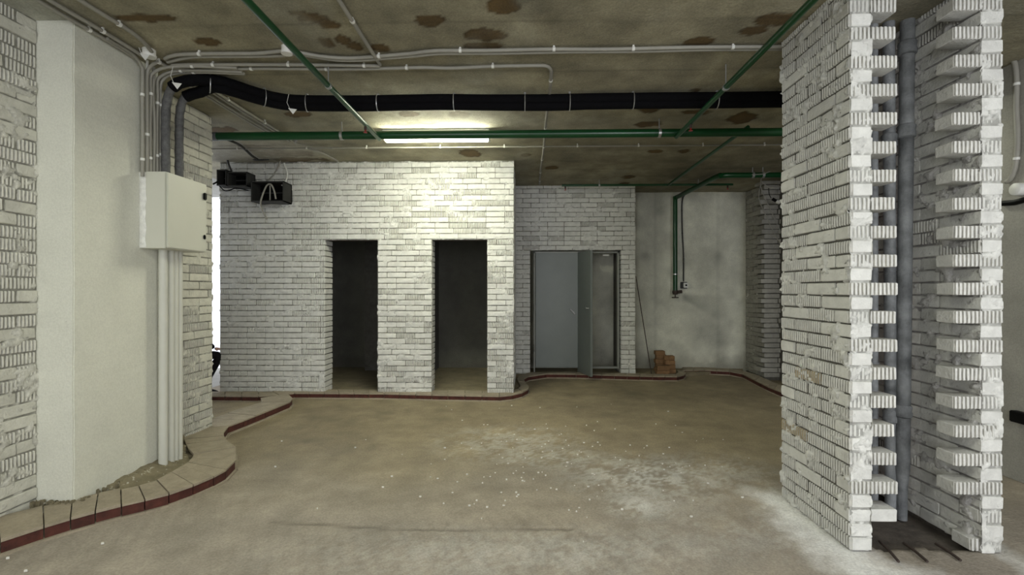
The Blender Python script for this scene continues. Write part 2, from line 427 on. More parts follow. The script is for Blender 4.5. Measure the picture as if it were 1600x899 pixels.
fl = mk('floor', floor_mesh(), M['floor']); tag(fl, 'worn olive brown concrete screed with white plaster dust', kind='structure')
b = B()
for (x0, x1, y0, y1) in ((-7.6, -4.38, -5, 8.38), (4.36, 6, -5, 8.6), (-4.38, 4.36, -5, 1.31)): b.box((x0, y0, -.2), (x1, y1, -.006))
o = b.build('floor', M['concrete'], fl); o['kind'] = 'structure'; o.name = 'floor_margin'
# ---- ceiling
STAINS = [(490, 28, 30, 9), (515, 38, 16, 8), (470, 20, 18, 4), (508, 66, 13, 8), (535, 62, 13, 8), (556, 72, 16, 9), (592, 75, 18, 7), (675, 31, 22, 8),
          (785, 10, 22, 11), (757, 54, 36, 11), (755, 72, 36, 5), (1210, 30, 32, 9), (1178, 48, 16, 6), (1090, 65, 16, 6), (1088, 142, 9, 4), (1015, 172, 14, 6), (1010, 196, 18, 5),
          (1085, 177, 26, 4), (1160, 188, 26, 9), (470, 179, 20, 5), (638, 180, 13, 4), (718, 181, 17, 5), (735, 240, 13, 5), (822, 242, 9, 3),
          (1025, 237, 14, 3), (1068, 237, 8, 3), (864, 263, 9, 3), (982, 277, 12, 2.5), (978, 287, 8, 2), (820, 243, 8, 3), (440, 240, 40, 5), (400, 232, 26, 4), (470, 250, 30, 4),
          (230, 28, 44, 5), (325, 66, 22, 8), (640, 196, 40, 3), (350, 205, 30, 5), (300, 178, 16, 5)]
def ceil_mesh():
    x = np.arange(-4.6, 4.4, .022); y = np.arange(2.2, 8.35, .022); X, Y = np.meshgrid(x, y)
    n = fbm(X*.9, Y*.9, 43, 4); n2 = fbm(X*5, Y*5, 48, 4); n3 = fbm(X*16, Y*16, 52, 3)
    c = np.array((.30, .275, .19))[None, None, :]*(.50+1.0*n[..., None])*(.72+.56*n2[..., None])
    # brown water stains
    for i, (px, py, rx, ry) in enumerate(STAINS):
        o = on_z(px, py, CEIL); s = (HOR-py)/(CEIL-EYE); dd = F*(CEIL-EYE)/(HOR-py)**2
        Rx = rx/s; Ry = max(ry*dd, .03)
        d = np.hypot((X-o.x)/Rx, (Y-o.y)/Ry)
        v = d+1.3*(fbm(X*4+i, Y*4, 60+i, 3)-.5)+.5*(n3-.5)
        m = sstep(1.06, .94, v); rim = np.exp(-((v-.93)/.10)**2)
        c = c*(1-m[..., None])+np.array((.12, .078, .028))*(.8+.5*n2[..., None])*m[..., None]
        c = c*(1-.35*rim[..., None])
    # paler worn lime patches
    m = sstep(.60, .74, fbm(X*2.2, Y*1.1, 77, 4))[..., None]*.35; c = c*(1-m)+np.array((.36, .35, .28))*m
    for (x0, y0) in ((.1, 4.75), (-2.9, 5.6)):  # broad pale lime ovals, lamp wash on the ceiling put into their colour
        m = (sstep(1, .2, np.hypot((X-x0+.4)/1.5, (Y-y0)/.7)))[..., None]*.6; c = c*(1-m)+np.array((.50, .48, .40))*(.8+.4*n3[..., None])*m
    # formwork seams
    for yy in (2.95, 3.62, 4.42, 5.55, 6.6): 
        c = c*(1-.25*np.exp(-((Y-yy-.01*np.sin(X*2))/.012)**2)[..., None])
    m = (sstep(-2.72, -2.80, X)*sstep(3.0, 2.94, Y))[..., None]; c = c*(1-m)+np.array((.48, .48, .41))*m
    z = CEIL+(n-.5)*.012+(n2-.5)*.006+.004*(n3-.5)
    for yy, h in ((4.42, .008), (5.55, -.006)): z = z+h*sstep(yy-.006, yy+.006, Y)
    P = np.stack([X, Y, z], -1)[:, ::-1, :]
    return grid_mesh('ceiling', P, None, {'col': c[:, ::-1, :]})
ce = mk('ceiling', ceil_mesh(), M['ceiling']); tag(ce, 'dark stained bare concrete ceiling slab', kind='structure')
b = B()
b.box((-7.7, -5, CEIL+.03), (6, 8.6, CEIL+.3))
b.box((-7.7, -5, CEIL), (6, 2.21, CEIL+.03)); b.box((4.36, 2.21, CEIL), (6, 8.6, CEIL+.03)); b.box((-7.6, 2.21, CEIL), (-4.58, 8.4, CEIL+.03))
o = b.build('ceiling_margin', M['concrete'], ce)

# ---- back wall of main brick block with two doorways
D1 = (on_y(508, 450, YM).x, on_y(590, 450, YM).x); D2 = (on_y(675, 450, YM).x, on_y(761, 450, YM).x)
ZD = on_y(630, 374, YM).z
PM = .0707; ZM0 = ZD-28*PM
L = XR-XL
holes = ((D1[0]-XL, D1[1]-XL, -1, ZD), (D2[0]-XL, D2[1]-XL, -1, ZD))
b = B(); rc = .019
b.box((XL+rc, YM+rc, 0), (D1[0]-rc, YM+.24, CEIL)).box((D1[1]+rc, YM+rc, 0), (D2[0]-rc, YM+.24, CEIL)).box((D2[1]+rc, YM+rc, 0), (XR-rc, YM+.24, CEIL))
b.box((D1[0]-rc, YM+rc, ZD+.012), (D1[1]+rc, YM+.24, CEIL)).box((D2[0]-rc, YM+rc, ZD+.012), (D2[1]+rc, YM+.24, CEIL))
b.box((XR-.24, YM+.24, 0), (XR-rc, Y2, CEIL))
wb = structure('wall_back', b, M['core'], 'white painted brick wall with two dark open doorways')
w = Wall(wb)
def rf(x, z):
    X = x+XL
    if X > D2[1]-.05: return .55 if z < 1.2 else .2
    if X < D1[0] and X > D1[0]-.42: return .75
    if X < D1[0]: return .04
    if 2.1 < z < 2.4 and X > -.9: return .9
    return .18
w.lay((XL, YM, 0), '-y', L, ZM0, CEIL, ph=PM, pl=.238, D=.25, holes=holes, joint=.012, ribfun=rf, H=.0605)
w.finish(299)
mortar_sheet(wb, (XL, YM, 0), '-y', L, .02, CEIL, .02, holes=holes, seed=3, thr=.60, base=.013, prou=.008)
w2 = Wall(wb); w2.lay((XR, YM+.27, 0), '+x', Y2-YM-.28, ZM0, CEIL, ph=PM, pl=.238, D=.12, joint=.010, rib=.3, H=.061); w2.finish(0)
# steel lintel angle over each doorway
for d in (D1, D2):
    B().box((d[0]-.06, YM+.03, ZD-.006), (d[1]+.06, YM+.22, ZD+.010)).build('lintel', M['rust'], wb)
# ---- second, farther brick wall with the double door
L2a = XR-.02; L2 = XR2-L2a
DD = (on_y(829, 450, Y2).x, on_y(970, 450, Y2).x); ZDD = on_y(900, 391, Y2).z
ho2 = ((DD[0]-L2a, DD[1]-L2a, -1, ZDD),)
b = B(); b.box((L2a, Y2+rc, 0), (DD[0]-rc, Y2+.24, CEIL)).box((DD[1]+rc, Y2+rc, 0), (XR2-rc, Y2+.24, CEIL)).box((DD[0]-rc, Y2+rc, ZDD+.012), (DD[1]+rc, Y2+.24, CEIL))
b.box((XR2-.24, Y2+.24, 0), (XR2-rc, YC, CEIL))
wr = structure('wall_back_right', b, M['core'], 'farther white brick wall holding the grey double door')
w = Wall(wr)
p2 = .0752; w.lay((L2a, Y2, 0), '-y', L2, ZDD-27*p2, CEIL, ph=p2, pl=.262, D=.25, holes=ho2, rib=.12, H=.065, joint=.011)
w.finish(300)
mortar_sheet(wr, (L2a, Y2, 0), '-y', L2, .02, CEIL, .022, holes=ho2, seed=13, thr=.60, base=.013, prou=.008)
# ---- whitewashed concrete wall at the very back
def plaster_wall():
    x = np.arange(XL+.1, XC+.03, .03); z = np.arange(-.02, CEIL+.06, .03); X, Z = np.meshgrid(x, z)
    n = fbm(X*1.3, Z*1.3, 91, 4); n2 = fbm(X*6, Z*6, 95, 4)
    c = np.array((.66, .66, .56))[None, None, :]*(.66+.62*n[..., None])*(.82+.36*n2[..., None])
    for px in (1024, 1122):
        xx = on_y(px, 450, YC).x; c = c*(1-.16*np.exp(-((X-xx)/.02)**2)[..., None])
    o = on_y(1070, 463, YC); s = on_y(1145, 500, YC)
    for k in range(7):
        o2 = on_y(1070, 462+k, YC); s2 = on_y(1130+k*2, 466+k*7, YC); dx, dz = s2.x-o2.x, s2.z-o2.z
        t = np.clip(((X-o2.x)*dx+(Z-o2.z)*dz)/(dx*dx+dz*dz), 0, 1); d = np.hypot(X-o2.x-t*dx, Z-o2.z-t*dz)
        m = (np.exp(-(d/.03)**2)*(1-.6*t)*(.4+.8*n2))[..., None]*.32; c = c*(1-m)+np.array((.20, .21, .18))*m
    for (px, py, r) in ((1122, 400, .09), (1008, 400, .08), (1030, 330, .07), (1150, 305, .12), (1127, 535, .12)):
        o = on_y(px, py, YC); m = (np.exp(-((X-o.x)**2+(Z-o.z)**2)/r**2))[..., None]*.32*(.5+n2[..., None]); c = c*(1-m)
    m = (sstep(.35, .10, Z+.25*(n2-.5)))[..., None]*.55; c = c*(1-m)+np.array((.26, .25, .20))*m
    m = ((X < XR)*1.0)[..., None]*.85; c = c*(1-m)+np.array((.085, .082, .068))*m  # part behind the doorways darkened, room shade put into the wall colour
    Y = YC+(n-.5)*.02+(n2-.5)*.01
    return grid_mesh('wall', np.stack([X, Y, Z], -1), None, {'col': c})
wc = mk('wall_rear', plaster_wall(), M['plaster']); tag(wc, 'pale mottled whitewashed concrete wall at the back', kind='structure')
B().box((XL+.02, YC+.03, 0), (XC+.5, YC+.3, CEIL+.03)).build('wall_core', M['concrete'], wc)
# rooms behind the doorways: partition, side wall, box-out
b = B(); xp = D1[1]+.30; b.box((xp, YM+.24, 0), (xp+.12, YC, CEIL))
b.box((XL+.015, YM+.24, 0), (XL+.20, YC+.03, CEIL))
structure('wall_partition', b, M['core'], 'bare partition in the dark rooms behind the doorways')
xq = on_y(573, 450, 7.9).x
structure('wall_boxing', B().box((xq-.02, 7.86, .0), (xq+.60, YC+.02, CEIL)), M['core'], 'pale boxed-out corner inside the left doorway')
# ---- right rear brick wall
ywr = 7.45
b = B(); b.box((XC+rc, ywr, 0), (XC+.25, YC+.1, CEIL)).box((XC+.14, 4.4, 0), (XC+.3, ywr, CEIL))
wrr = structure('wall_right_rear', b, M['core'], 'shaded whitewashed brick return wall in the far right corner')
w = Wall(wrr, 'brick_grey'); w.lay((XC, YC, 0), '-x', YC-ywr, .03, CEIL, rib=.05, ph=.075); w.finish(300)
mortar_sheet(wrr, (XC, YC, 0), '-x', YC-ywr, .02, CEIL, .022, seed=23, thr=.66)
# ---- left wall, brick, with the concrete column standing in front
b = B(); b.box((XW-.25, -4.5, 0), (XW-rc, YS-.01, CEIL))
wl = structure('wall_left', b, M['core'], 'long white painted ribbed brick wall on the left')
w = Wall(wl, 'brick_cream')
w.lay((XW, 2.10, 0), '+x', YCN-2.10, .03, CEIL, rib=.72, ph=.075)
w.lay((XW, YCF, 0), '+x', YS-YCF, .03, CEIL, ribfun=lambda x, z: .75 if z < 1.25 and x < .8 else (.25 if z < 1.25 else .12), ph=.075)
w.finish(300)
mortar_sheet(wl, (XW, 2.10, 0), '+x', YCN-2.10, .0, CEIL, .015, seed=33, thr=.58, col=(.64, .63, .56))
mortar_sheet(wl, (XW, YCF, 0), '+x', YS-YCF, .0, CEIL, .018, seed=35, thr=.62, col=(.64, .63, .56))
# ---- side wall right, enclosing walls out of view
structure('wall_right', B().box((3.56, -4.5, 0), (3.8, 4.6, CEIL)), M['concrete'], 'smooth grey concrete wall at the right edge')
structure('wall_front', B().box((-.9, -4.6, 0), (1.3, -4.4, CEIL)).box((-3.3, -4.6, 2.8), (3.8, -4.4, CEIL)), M['concrete'], 'grey wall behind the viewer with a gateway')
structure('wall_bay', B().box((-7.6, 2.2, 0), (-7.4, 5.2, CEIL)).box((-7.6, 2.2, 0), (-3.2, 2.35, CEIL)), M['concrete'], 'far wall of the open bay on the left')

# ================================================================== CONCRETE COLUMN
col = bpy.data.objects.new('concrete_column', None)
bb = B(); x0, x1 = XW, XCOL
bb.box((x0-.03, YCN, 0), (x1, YCF, CEIL+.0))
me = bb.mesh('concrete_column', org=(x1, YCN, 0)); bm = bmesh.new(); bm.from_mesh(me)
bmesh.ops.subdivide_edges(bm, edges=[e for e in bm.edges if abs(e.verts[0].co.z-e.verts[1].co.z) > 1], cuts=60, use_grid_fill=True)
bmesh.ops.bevel(bm, geom=[e for e in bm.edges if abs(e.verts[0].co.z-e.verts[1].co.z) > .01 and e.verts[0].co.x > -.01], offset=.006, segments=2, affect='EDGES')
for v in bm.verts:
    nn = noise.noise_vector(Vector((v.co.x*3, v.co.y*3, v.co.z*14))); v.co.x += nn.x*.003 if v.co.x > -.02 else 0; v.co.y += nn.y*.002
bm.to_mesh(me); bm.free()
o = mk('concrete_column', me, M['column'], None, (x1, YCN, 0)); tag(o, 'smooth pale concrete column against the left brick wall', 'column')

# ================================================================== BRICK PILLARS (toothed ends)
YP = on_z(1340, 862, 0).y; XA = on_y(1328, 450, YP).x; XB = XA+.118; ZP = .0; PH = .0749
YPF = on_x(1220, 450, XA).y
pil = empty('brick_pillar', (XA+.06, YP, 0), 'near white brick pillar left of the grey soil pipes, bricks toothed to the right', 'pillar')
B().box((XA+.012, YP+.012, 0), (XB-.006, YPF-.01, CEIL)).build('core', M['core'], pil)
w = Wall(pil, 'brick')
nC = int(CEIL/PH)
zsh = .187-2.5*PH
bare = {11: (1,), 6: (1,)}
for k in range(-1, nC+1):
    z = zsh+k*PH+.004; H = .065
    if z < -.03: continue
    if z+H > CEIL: H = CEIL-z
    if H < .02: continue
    if k % 2 == 0 and k > 0:
        Lb = .25+random.uniform(-.006, .004)
        w.put((XA, YP, z), '-y', Lb, .118, round(H, 3), k != 2, jit=1.3)
        ys = [YP+.128, YP+.128+.258, YPF]
        for j in range(2):
            mm = 'brick_bare' if (k in bare and j in bare[k]) else None
            w.put((XA, ys[j+1]-.005, z), '-x', ys[j+1]-ys[j]-.011, .112, round(H, 3), random.random() < .8, mm)
    else:
        ys = [YP, YP+.258, YP+.516, YPF]
        for j in range(3):
            LL = ys[j+1]-ys[j]-.011
            if j == 0:
                w.put((XA, ys[1]-.008, z), '-x', .25, .114, round(H, 3), random.random() < .85)
            elif LL > .03:
                mm = 'brick_bare' if (k in bare and j in bare[k]) else None
                w.put((XA, ys[j+1]-.005, z), '-x', LL, .112, round(H, 3), random.random() < .8, mm)
w.finish(300)
mortar_sheet(pil, (XA, YPF-.004, 0), '-x', YPF-YP-.01, .0, CEIL, .012, base=.016, prou=.012, seed=51, thr=.58, col=(.70, .70, .66), bare=(.34, .33, .30))
mortar_sheet(pil, (XA+.004, YP, 0), '-y', .11, .0, CEIL, .010, base=.008, prou=.006, seed=53, thr=.55, bare=(.4, .4, .37))
mortar_sheet(pil, (XB-.004, YP, 0), '+x', YPF-YP, .0, CEIL, .02, base=.006, prou=.006, seed=54, thr=.58)

XD = on_y(1568, 450, YP).x; XE = XD-.118; YRF = YPF+.3
pr = empty('brick_pillar', (XD-.06, YP, 0), 'white brick pillar at the right, teeth pointing left toward the soil pipes', 'pillar')
B().box((XE+.012, YP+.012, 0), (XD-.012, YRF, CEIL)).build('core', M['core'], pr)
w = Wall(pr, 'brick')
redk = {6: 0, 8: 0}
for k in range(-1, nC+1):
    z = zsh+k*PH+.004; H = .065
    if z < -.03: continue
    if z+H > CEIL: H = CEIL-z
    if H < .02: continue
    if k % 2 == 0 or k == -1:
        ext = .25 if k >= 4 else (.118 if k == 2 else .16 if k == 0 else .12)
        w.put((XD-ext, YP, z), '-y', ext, .118, round(H, 3), True, jit=1.3)
        y = YP+.128; j = 0
        while y < YRF-.03:
            e = min(y+.258, YRF); w.put((XE, e-.005, z), '-x', max(.03, e-y-.011), .11, round(H, 3), random.random() < .12); y = e
    else:
        y = YP; j = 0
        while y < YRF-.03:
            e = min(y+.258, YRF); mm = None
            if j == 0 and k in (3, 5, 7, 25, 31): mm = None
            w.put((XE, e-.008, z), '-x', max(.03, e-y-.008), .114, round(H, 3), random.random() < .12, mm); y = e; j += 1
w.finish(300)
mortar_sheet(pr, (XE, YRF, 0), '-x', YRF-YP, .0, CEIL, .014, bare=(.30, .29, .28), base=.009, prou=.010, seed=61, thr=.55, col=(.60, .59, .57))
mortar_sheet(pr, (XE+.004, YP, 0), '-y', .11, .0, CEIL, .010, base=.008, prou=.006, seed=63, thr=.55, bare=(.4, .4, .37))
# brick wall closing the niche behind the soil pipes
b = B(); b.box((XB+.03, YPF+.06, 0), (XE, YPF+.12, CEIL))
wn = structure('wall_niche', b, M['core'], 'dark brick wall closing the niche behind the soil pipes')
w = Wall(wn, 'brick_cream'); w.lay((XB, YPF+.045, 0), '-y', XE-XB+.02, .02, CEIL, rib=.1, D=.03, m='brick_red'); w.finish(120)
# toothed brick column in the far right corner
TX0 = on_y(1189, 450, 7.38).x; ty = 7.38
tc = empty('brick_pillar', (TX0+.15, ty, 0), 'far toothed brick pillar in the right rear corner, grey and dim', 'pillar')
B().box((TX0+.07, ty+.02, 0), (TX0+.50, ty+.24, CEIL)).build('core', M['core'], tc)
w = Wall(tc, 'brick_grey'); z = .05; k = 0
while z < CEIL-.03:
    H = .065 if z+.065 < CEIL else CEIL-z
    if k % 2: 
        for j in range(2): w.put((TX0+random.uniform(-.012, .012)+j*.26, ty-.015, z), '-y', .25, .24, round(H, 3), False, jit=3)
    else:
        for j in range(2): w.put((TX0+.055+j*.24, ty+.008, z), '-y', .23, .22, round(H, 3), False, jit=2)
    z += .0752; k += 1
w.finish(300)

# ================================================================== SOIL PIPES in the niche
def soil_pipe(base, top, r, collars, label, foot=None):
    t = empty('soil_pipe', base, label, 'pipe', 'painted soil pipes in the niche')
    base = Vector(base); top = Vector(top); d = top-base
    prof = []; n = 30
    for i in range(n+1): prof.append((base+d*(i/n), r))
    if foot: prof = [(p, r*(.72 if i/n < foot else 1.0)) for i, (p, r_) in enumerate(prof)]
    B().tube([p for p, _ in prof], [q for _, q in prof], 20).build('pipe_shaft', M['iron'], t, smooth=True)
    for (z, h, k) in collars:
        f = (z-base.z)/d.z; p = base+d*f; u = d.normalized()
        B().tube([p-u*h*.5, p-u*h*.42, p-u*h*.1, p, p+u*h*.35, p+u*h*.5], [r*1.02, r*k, r*k, r*(k-.1), r*k, r*1.02], 20).build('collar', M['iron'], t, smooth=True)
    return t
p0 = on_z(1409, 812, -.02); pt = on_y(1418, 60, p0.y+.02)
soil_pipe(p0, (pt.x, pt.y, CEIL), .038, ((.64, .075, 1.22), (2.35, .085, 1.28), (2.86, .09, 1.3)), 'thickest grey cast soil pipe standing closest in the brick niche', foot=.08)
q0 = on_y(1391, 450, 3.02); soil_pipe((q0.x+.005, 3.02, -.02), (q0.x-.01, 3.02, CEIL), .032, ((.60, .08, 1.3), (2.30, .09, 1.35)), 'slimmer grey soil pipe partly hidden behind the brick teeth')
q0 = on_y(1365, 450, 3.04); soil_pipe((q0.x, 3.04, -.02), (q0.x, 3.04, CEIL), .024, ((.9, .06, 1.3),), 'thin grey riser pipe tight against the near brick pillar')
# rebar stubs on the floor
for i, (a, c_, lb) in enumerate((((1374, 846), (1404, 878), 'rusty rebar stub on the floor closest to the near pillar'), ((1412, 849), (1449, 878), 'middle one of three rusty rebar stubs on the floor'), ((1462, 850), (1501, 876), 'rusty rebar stub on the floor closest to the right brick pillar'))):
    A_ = on_z(*a, .012); Bq = on_z(*c_, .008)
    tag(B().tube([A_, A_.lerp(Bq, .5)+Vector((.002, 0, .003)), Bq], .007, 8).build('rebar_rod', M['rust'], smooth=True), lb, 'rebar', 'rebar stubs between the pillars')

# ================================================================== CURBS
def c4(x, y): return (x/2.652, y/2.652+560)
def curb(name_label, pairs, ks, zt=.07, close_top=None, face=True):
    O = [on_z(*p[0], zt) for p in pairs]; I = [on_z(*p[1], zt) for p in pairs]
    t = empty('curb', (O[0].x, O[0].y, 0), name_label, 'curb')
    bed = B()
    for i in range(len(pairs)-1):
        n = ks[i] if isinstance(ks, list) else ks
        if n == 0:
            n = max(1, round(((O[i+1]-O[i]).length+(I[i+1]-I[i]).length)/2/.20))
        for j in range(n):
            a = j/n; c_ = (j+1)/n
            o0 = O[i].lerp(O[i+1], a); o1 = O[i].lerp(O[i+1], c_); i0 = I[i].lerp(I[i+1], a); i1 = I[i].lerp(I[i+1], c_)
            g = .006
            def sh(p, q): 
                l = (q-p).length; return p+(q-p)*min(.3, g/2/max(l, .001))
            oo0, oo1 = sh(o0, o1), sh(o1, o0); ii0, ii1 = sh(i0, i1), sh(i1, i0)
            nrm = ((o0-i0)+(o1-i1)).normalized(); nrm.z = 0
            dz = random.uniform(-.004, .004)
            B().prism([tuple(p)[:2] for p in (oo0+nrm*.004, oo1+nrm*.004, ii1, ii0)], zt-.015, zt+dz).build('paving_tile', M['tile'], t)
            fo0, fo1 = oo0-nrm*.002, oo1-nrm*.002
            B().prism([tuple(p)[:2] for p in (fo0, fo1, fo1-nrm*.05, fo0-nrm*.05)], .006, zt-.012+dz).build('edging_stone', M['red'], t)
            bo0, bo1 = o0+nrm*.018, o1+nrm*.018
            bed.prism([tuple(p)[:2] for p in (bo0, bo1, i1, i0)], -.01, .008+random.uniform(0, .004))
            bed.prism([tuple(p)[:2] for p in (o0-nrm*.05, o1-nrm*.05, i1, i0)], -.01, .041)
    bed.build('mortar_bed', M['tile'], t)
    return t
LP = [((-250, 838), (-250, 740)), ((0, 752), (-10, 660)), ((182, 693), (178, 613)), ((292, 660), (300, 585)), ((395, 632), (407, 560)), ((503, 605), (500, 541)), ((600, 583), (575, 527)),
      ((700, 558), (650, 505)), ((800, 523), (710, 472)), ((885, 487), (755, 445)), ((935, 460), (780, 430)), ((975, 420), (797, 412)), ((975, 368), (803, 397)), ((950, 350), (783, 378)),
      ((935, 335), (772, 355)), ((926, 322), (764, 335)), ((924, 307), (767, 318)), ((945, 280), (800, 290)), ((1010, 256), (880, 250)), ((1100, 220), (1000, 207)), ((1200, 180), (1085, 182)),
      ((1212, 166), (1083, 174)), ((1190, 146), (1080, 164))]
curb('tile topped curb with red face winding in an S past the left column', [(c4(*a), c4(*b_)) for a, b_ in LP], [2]+[1]*3+[1]*7+[1]*6+[1, 2, 1, 1, 1], zt=.083)
S1 = [((325, 618.7), (325, 612)), ((404, 619), (404, 612)), ((436, 617.5), (425, 611.5)), ((460, 614), (455, 609)), ((600, 615), (600, 609)), ((700, 617.5), (700, 610)), ((780, 619), (780, 610.5)), ((800, 617), (798, 610)), ((816, 613), (810, 607)),
      ((825, 608), (813, 604.5)), ((826, 604), (813.5, 602)), ((820, 597), (810, 597)), ((818, 592), (808, 592)), ((826, 588), (811, 587)), ((854, 584), (830, 582)), ((900, 584.4), (900, 581.5)),
      ((960, 586.4), (960, 583.2)), ((1020, 588), (1020, 584.5)), ((1058, 588.4), (1054, 585.3)), ((1068, 586), (1059, 583.5)), ((1071, 583), (1060, 581.5)), ((1067, 578.5), (1058, 579))]
curb('long tile topped curb with red face in front of both doorways and the double door', S1, 0, zt=.07)
S2 = [((1067, 578.5), (1066, 574)), ((1100, 578), (1100, 574)), ((1140, 580), (1140, 576)), ((1160, 584), (1163, 580)), ((1180, 594), (1188, 588)), ((1200, 604), (1206, 597)), ((1220, 612), (1226, 604)), ((1290, 640), (1300, 630))]
curb('curved dim curb in the far right corner below the toothed pillar', S2, 0, zt=.07)
# raised ground behind the curbs
b = B(); b.prism([tuple(on_z(*p, .05))[:2] for p in ((455, 612), (800, 612), (811, 604), (808, 590), (830, 582.5), (1058, 585))]+[(XC+.0, YC+.02), (XL, YC+.02), (XL, YM-.02)], -.01, .045)
o = b.build('floor_raised', M['floor'] if False else M['dirt'], None); o.data.materials.clear(); o.data.materials.append(mat('raised_screed', (.26, .22, .14), .95, var=.3, vscale=5, bump=.3, bscale=50, fine=.15)); o['kind'] = 'structure'; o['label'] = 'slightly raised screed inside the rooms behind the curb'
def dirt_fill():
    inn = [on_z(*c4(*b_), .05) for a, b_ in LP[:17]]
    rows = []
    nT = 10; pts = smooth_path(inn, .03)
    P = []
    for p in pts:
        back = Vector((XCOL-.02 if p.y < 3.6 else XW-.0, p.y+.02, 0)); back.x = min(back.x, p.x-.02)
        row = []
        for j in range(nT+1):
            t = j/nT; q = Vector((p.x+.02, p.y-.01, 0)).lerp(back, t)
            hz = .045+.055*t+.02*(noise.noise(Vector((q.x*9, q.y*9, 1))))+.012*noise.noise(Vector((q.x*35, q.y*35, 4)))
            row.append((q.x, q.y, hz if j < nT else hz+.02))
        P.append(row)
    return grid_mesh('dirt_fill', np.array(P)[:, ::-1])
tag(mk('dirt_fill', dirt_fill(), M['dirt']), 'crumbly dirt strip between the left curb and the column foot', 'dirt', kind='stuff')
# rubble at the column foot
b = B()
for k in range(70):
    y = random.uniform(2.6, 3.55); x = XCOL+random.uniform(.0, .05) if y > YCN else random.uniform(XW, XCOL+.03); s = random.uniform(.004, .011)
    if y < YCN: y = YCN-random.uniform(.0, .04)
    b.box((x-s, y-s, .06), (x+s*.8, y+s*.9, .08+s*random.uniform(.8, 2)))
o = b.build('rubble', M['dirt'], None, bevel=.003); tag(o, 'crumbled plaster bits along the foot of the left column', 'rubble', kind='stuff')
b = B()
for k in range(150):
    px = random.gauss(880, 130); py = random.gauss(720, 45)
    if py < 625 or py > 890: continue
    p = on_z(px, py, 0); s = random.uniform(.002, .007)
    a = random.uniform(0, 3); b.prism([(p.x+s*1.4*math.cos(a+q), p.y+s*math.sin(a+q)) for q in (0, 1.3, 2.6, 4.4)], -.002, random.uniform(.003, .008))
for (px, py) in ((160, 850), (12, 873), (40, 893), (440, 690), (430, 730), (555, 700), (612, 745), (598, 762), (1160, 778), (1080, 808)):
    p = on_z(px, py, 0); s = .006; b.prism([(p.x+s*1.6*math.cos(q), p.y+s*math.sin(q)) for q in (0, 1.3, 2.6, 4.4)], -.002, .007)
o = b.build('plaster_crumbs', M['chalk']); tag(o, 'scattered white plaster crumbs on the open floor', 'debris', kind='stuff')

# ================================================================== PIPES AND CONDUITS on the ceiling
def tube_thing(name, label, cat, pts, r, m, group=None, n=10, smooth=True, clips=0, clipm='white', hang=0, step=.05, kind_clip='clip', rib=None, first=.3):
    P = clean(smooth_path(pts, step)) if smooth else [Vector(p) for p in pts]
    o = B().tube(P, r, n, rib).build(name, M[m], None, smooth=True); tag(o, label, cat, group)
    if clips:
        tot = run_length(P); d = first
        while d < tot-.1:
            p, t = point_at(P, d)
            q = B().tube([p-t*.009, p+t*.009], r*1.22, 10)
            if hang and CEIL-p.z > r*1.3: q.box((p.x-.006, p.y-.006, p.z+r*.9), (p.x+.006, p.y+.006, CEIL+.008))
            q.build(kind_clip, M[clipm], o, smooth=False); d += clips*random.uniform(.85, 1.15)
    return o
ZG = 2.90
gA = on_z(318, 212, ZG); gB = on_z(1232, 208, ZG)
yG = (gA.y+gB.y)/2; gA = Vector((on_y(300, 212, yG).x, yG, ZG)); gB = Vector((3.57, yG, ZG))
main = tube_thing('green_pipe', 'thick green sprinkler main crossing the ceiling in front of the tube lamp', 'pipe', [gA, gB], .040, 'green', n=24, smooth=False)
for px in (534, 1030):
    p = on_y(px, 209, yG); p.z = ZG
    q = B().tube([p-Vector((.013, 0, 0)), p+Vector((.013, 0, 0))], .0445, 20); q.tube([p+Vector((0, 0, .04)), Vector((p.x, p.y, CEIL+.01))], .006, 8); q.build('hanger', M['steel'], main, smooth=True)
q = Vector((gA.x+.20, yG, ZG)); B().tube([q-Vector((.14, 0, 0)), q+Vector((.06, 0, 0))], .0425, 20).build('coupling', M['iron'], main, smooth=True)
def branch(label, a, b_, r, heads=(), hangers=()):
    a = Vector(a); b_ = Vector(b_)
    o = tube_thing('green_pipe', label, 'pipe', [a, b_], r, 'green', n=16, smooth=False)
    for f in heads:
        p = a.lerp(b_, f)
        hd = B().tube([p, p-Vector((0, 0, .05))], .011, 10).build('sprinkler_stem', M['rust'], o, smooth=True)
        B().tube([p-Vector((0, 0, .05)), p-Vector((0, 0, .065)), p-Vector((0, 0, .072)), p-Vector((0, 0, .075))], [.006, .006, .018, .018], 10).build('sprinkler_head', M['redpaint'], o, smooth=True)
    for f in hangers:
        p = a.lerp(b_, f); t = (b_-a).normalized()
        q = B().tube([p-t*.012, p+t*.012], r*1.2, 14); q.tube([p+Vector((0, 0, r)), Vector((p.x, p.y, CEIL+.01))], .005, 8); q.build('hanger', M['steel'], o, smooth=True)
    return o
a = on_z(380, -5, 2.862); c_ = on_z(583, 207, 2.862); a.x = c_.x = (a.x+c_.x)/2; c_.y = yG; a.y = -1.5
branch('slanting green branch pipe on the left, running toward the viewer', a, c_, .021, heads=((yG-.42+1.5)/(yG+1.5),), hangers=((3.45+1.5)/(yG+1.5),))
a = on_z(1265, 0, 2.862); c_ = on_z(1077, 197, 2.862); a.x = c_.x = (a.x+c_.x)/2; c_.y = yG; a.y = -1.5
branch('slanting green branch pipe on the right, passing the near pillar top', a, c_, .021, heads=((yG-.40+1.5)/(yG+1.5),), hangers=((3.55+1.5)/(yG+1.5),))
zr = 2.95
a = on_z(1145, 213, zr); c_ = on_z(1050, 287, zr); xx = (a.x+c_.x)/2; yr = on_z(1050, 289, zr).y; 
branch('thin green branch pipe behind the main, running back to the rear sprinkler line', (xx, yG, zr), (xx, yr, zr), .019)
a = on_y(878, 290, yr); c_ = on_y(1145, 289, yr)
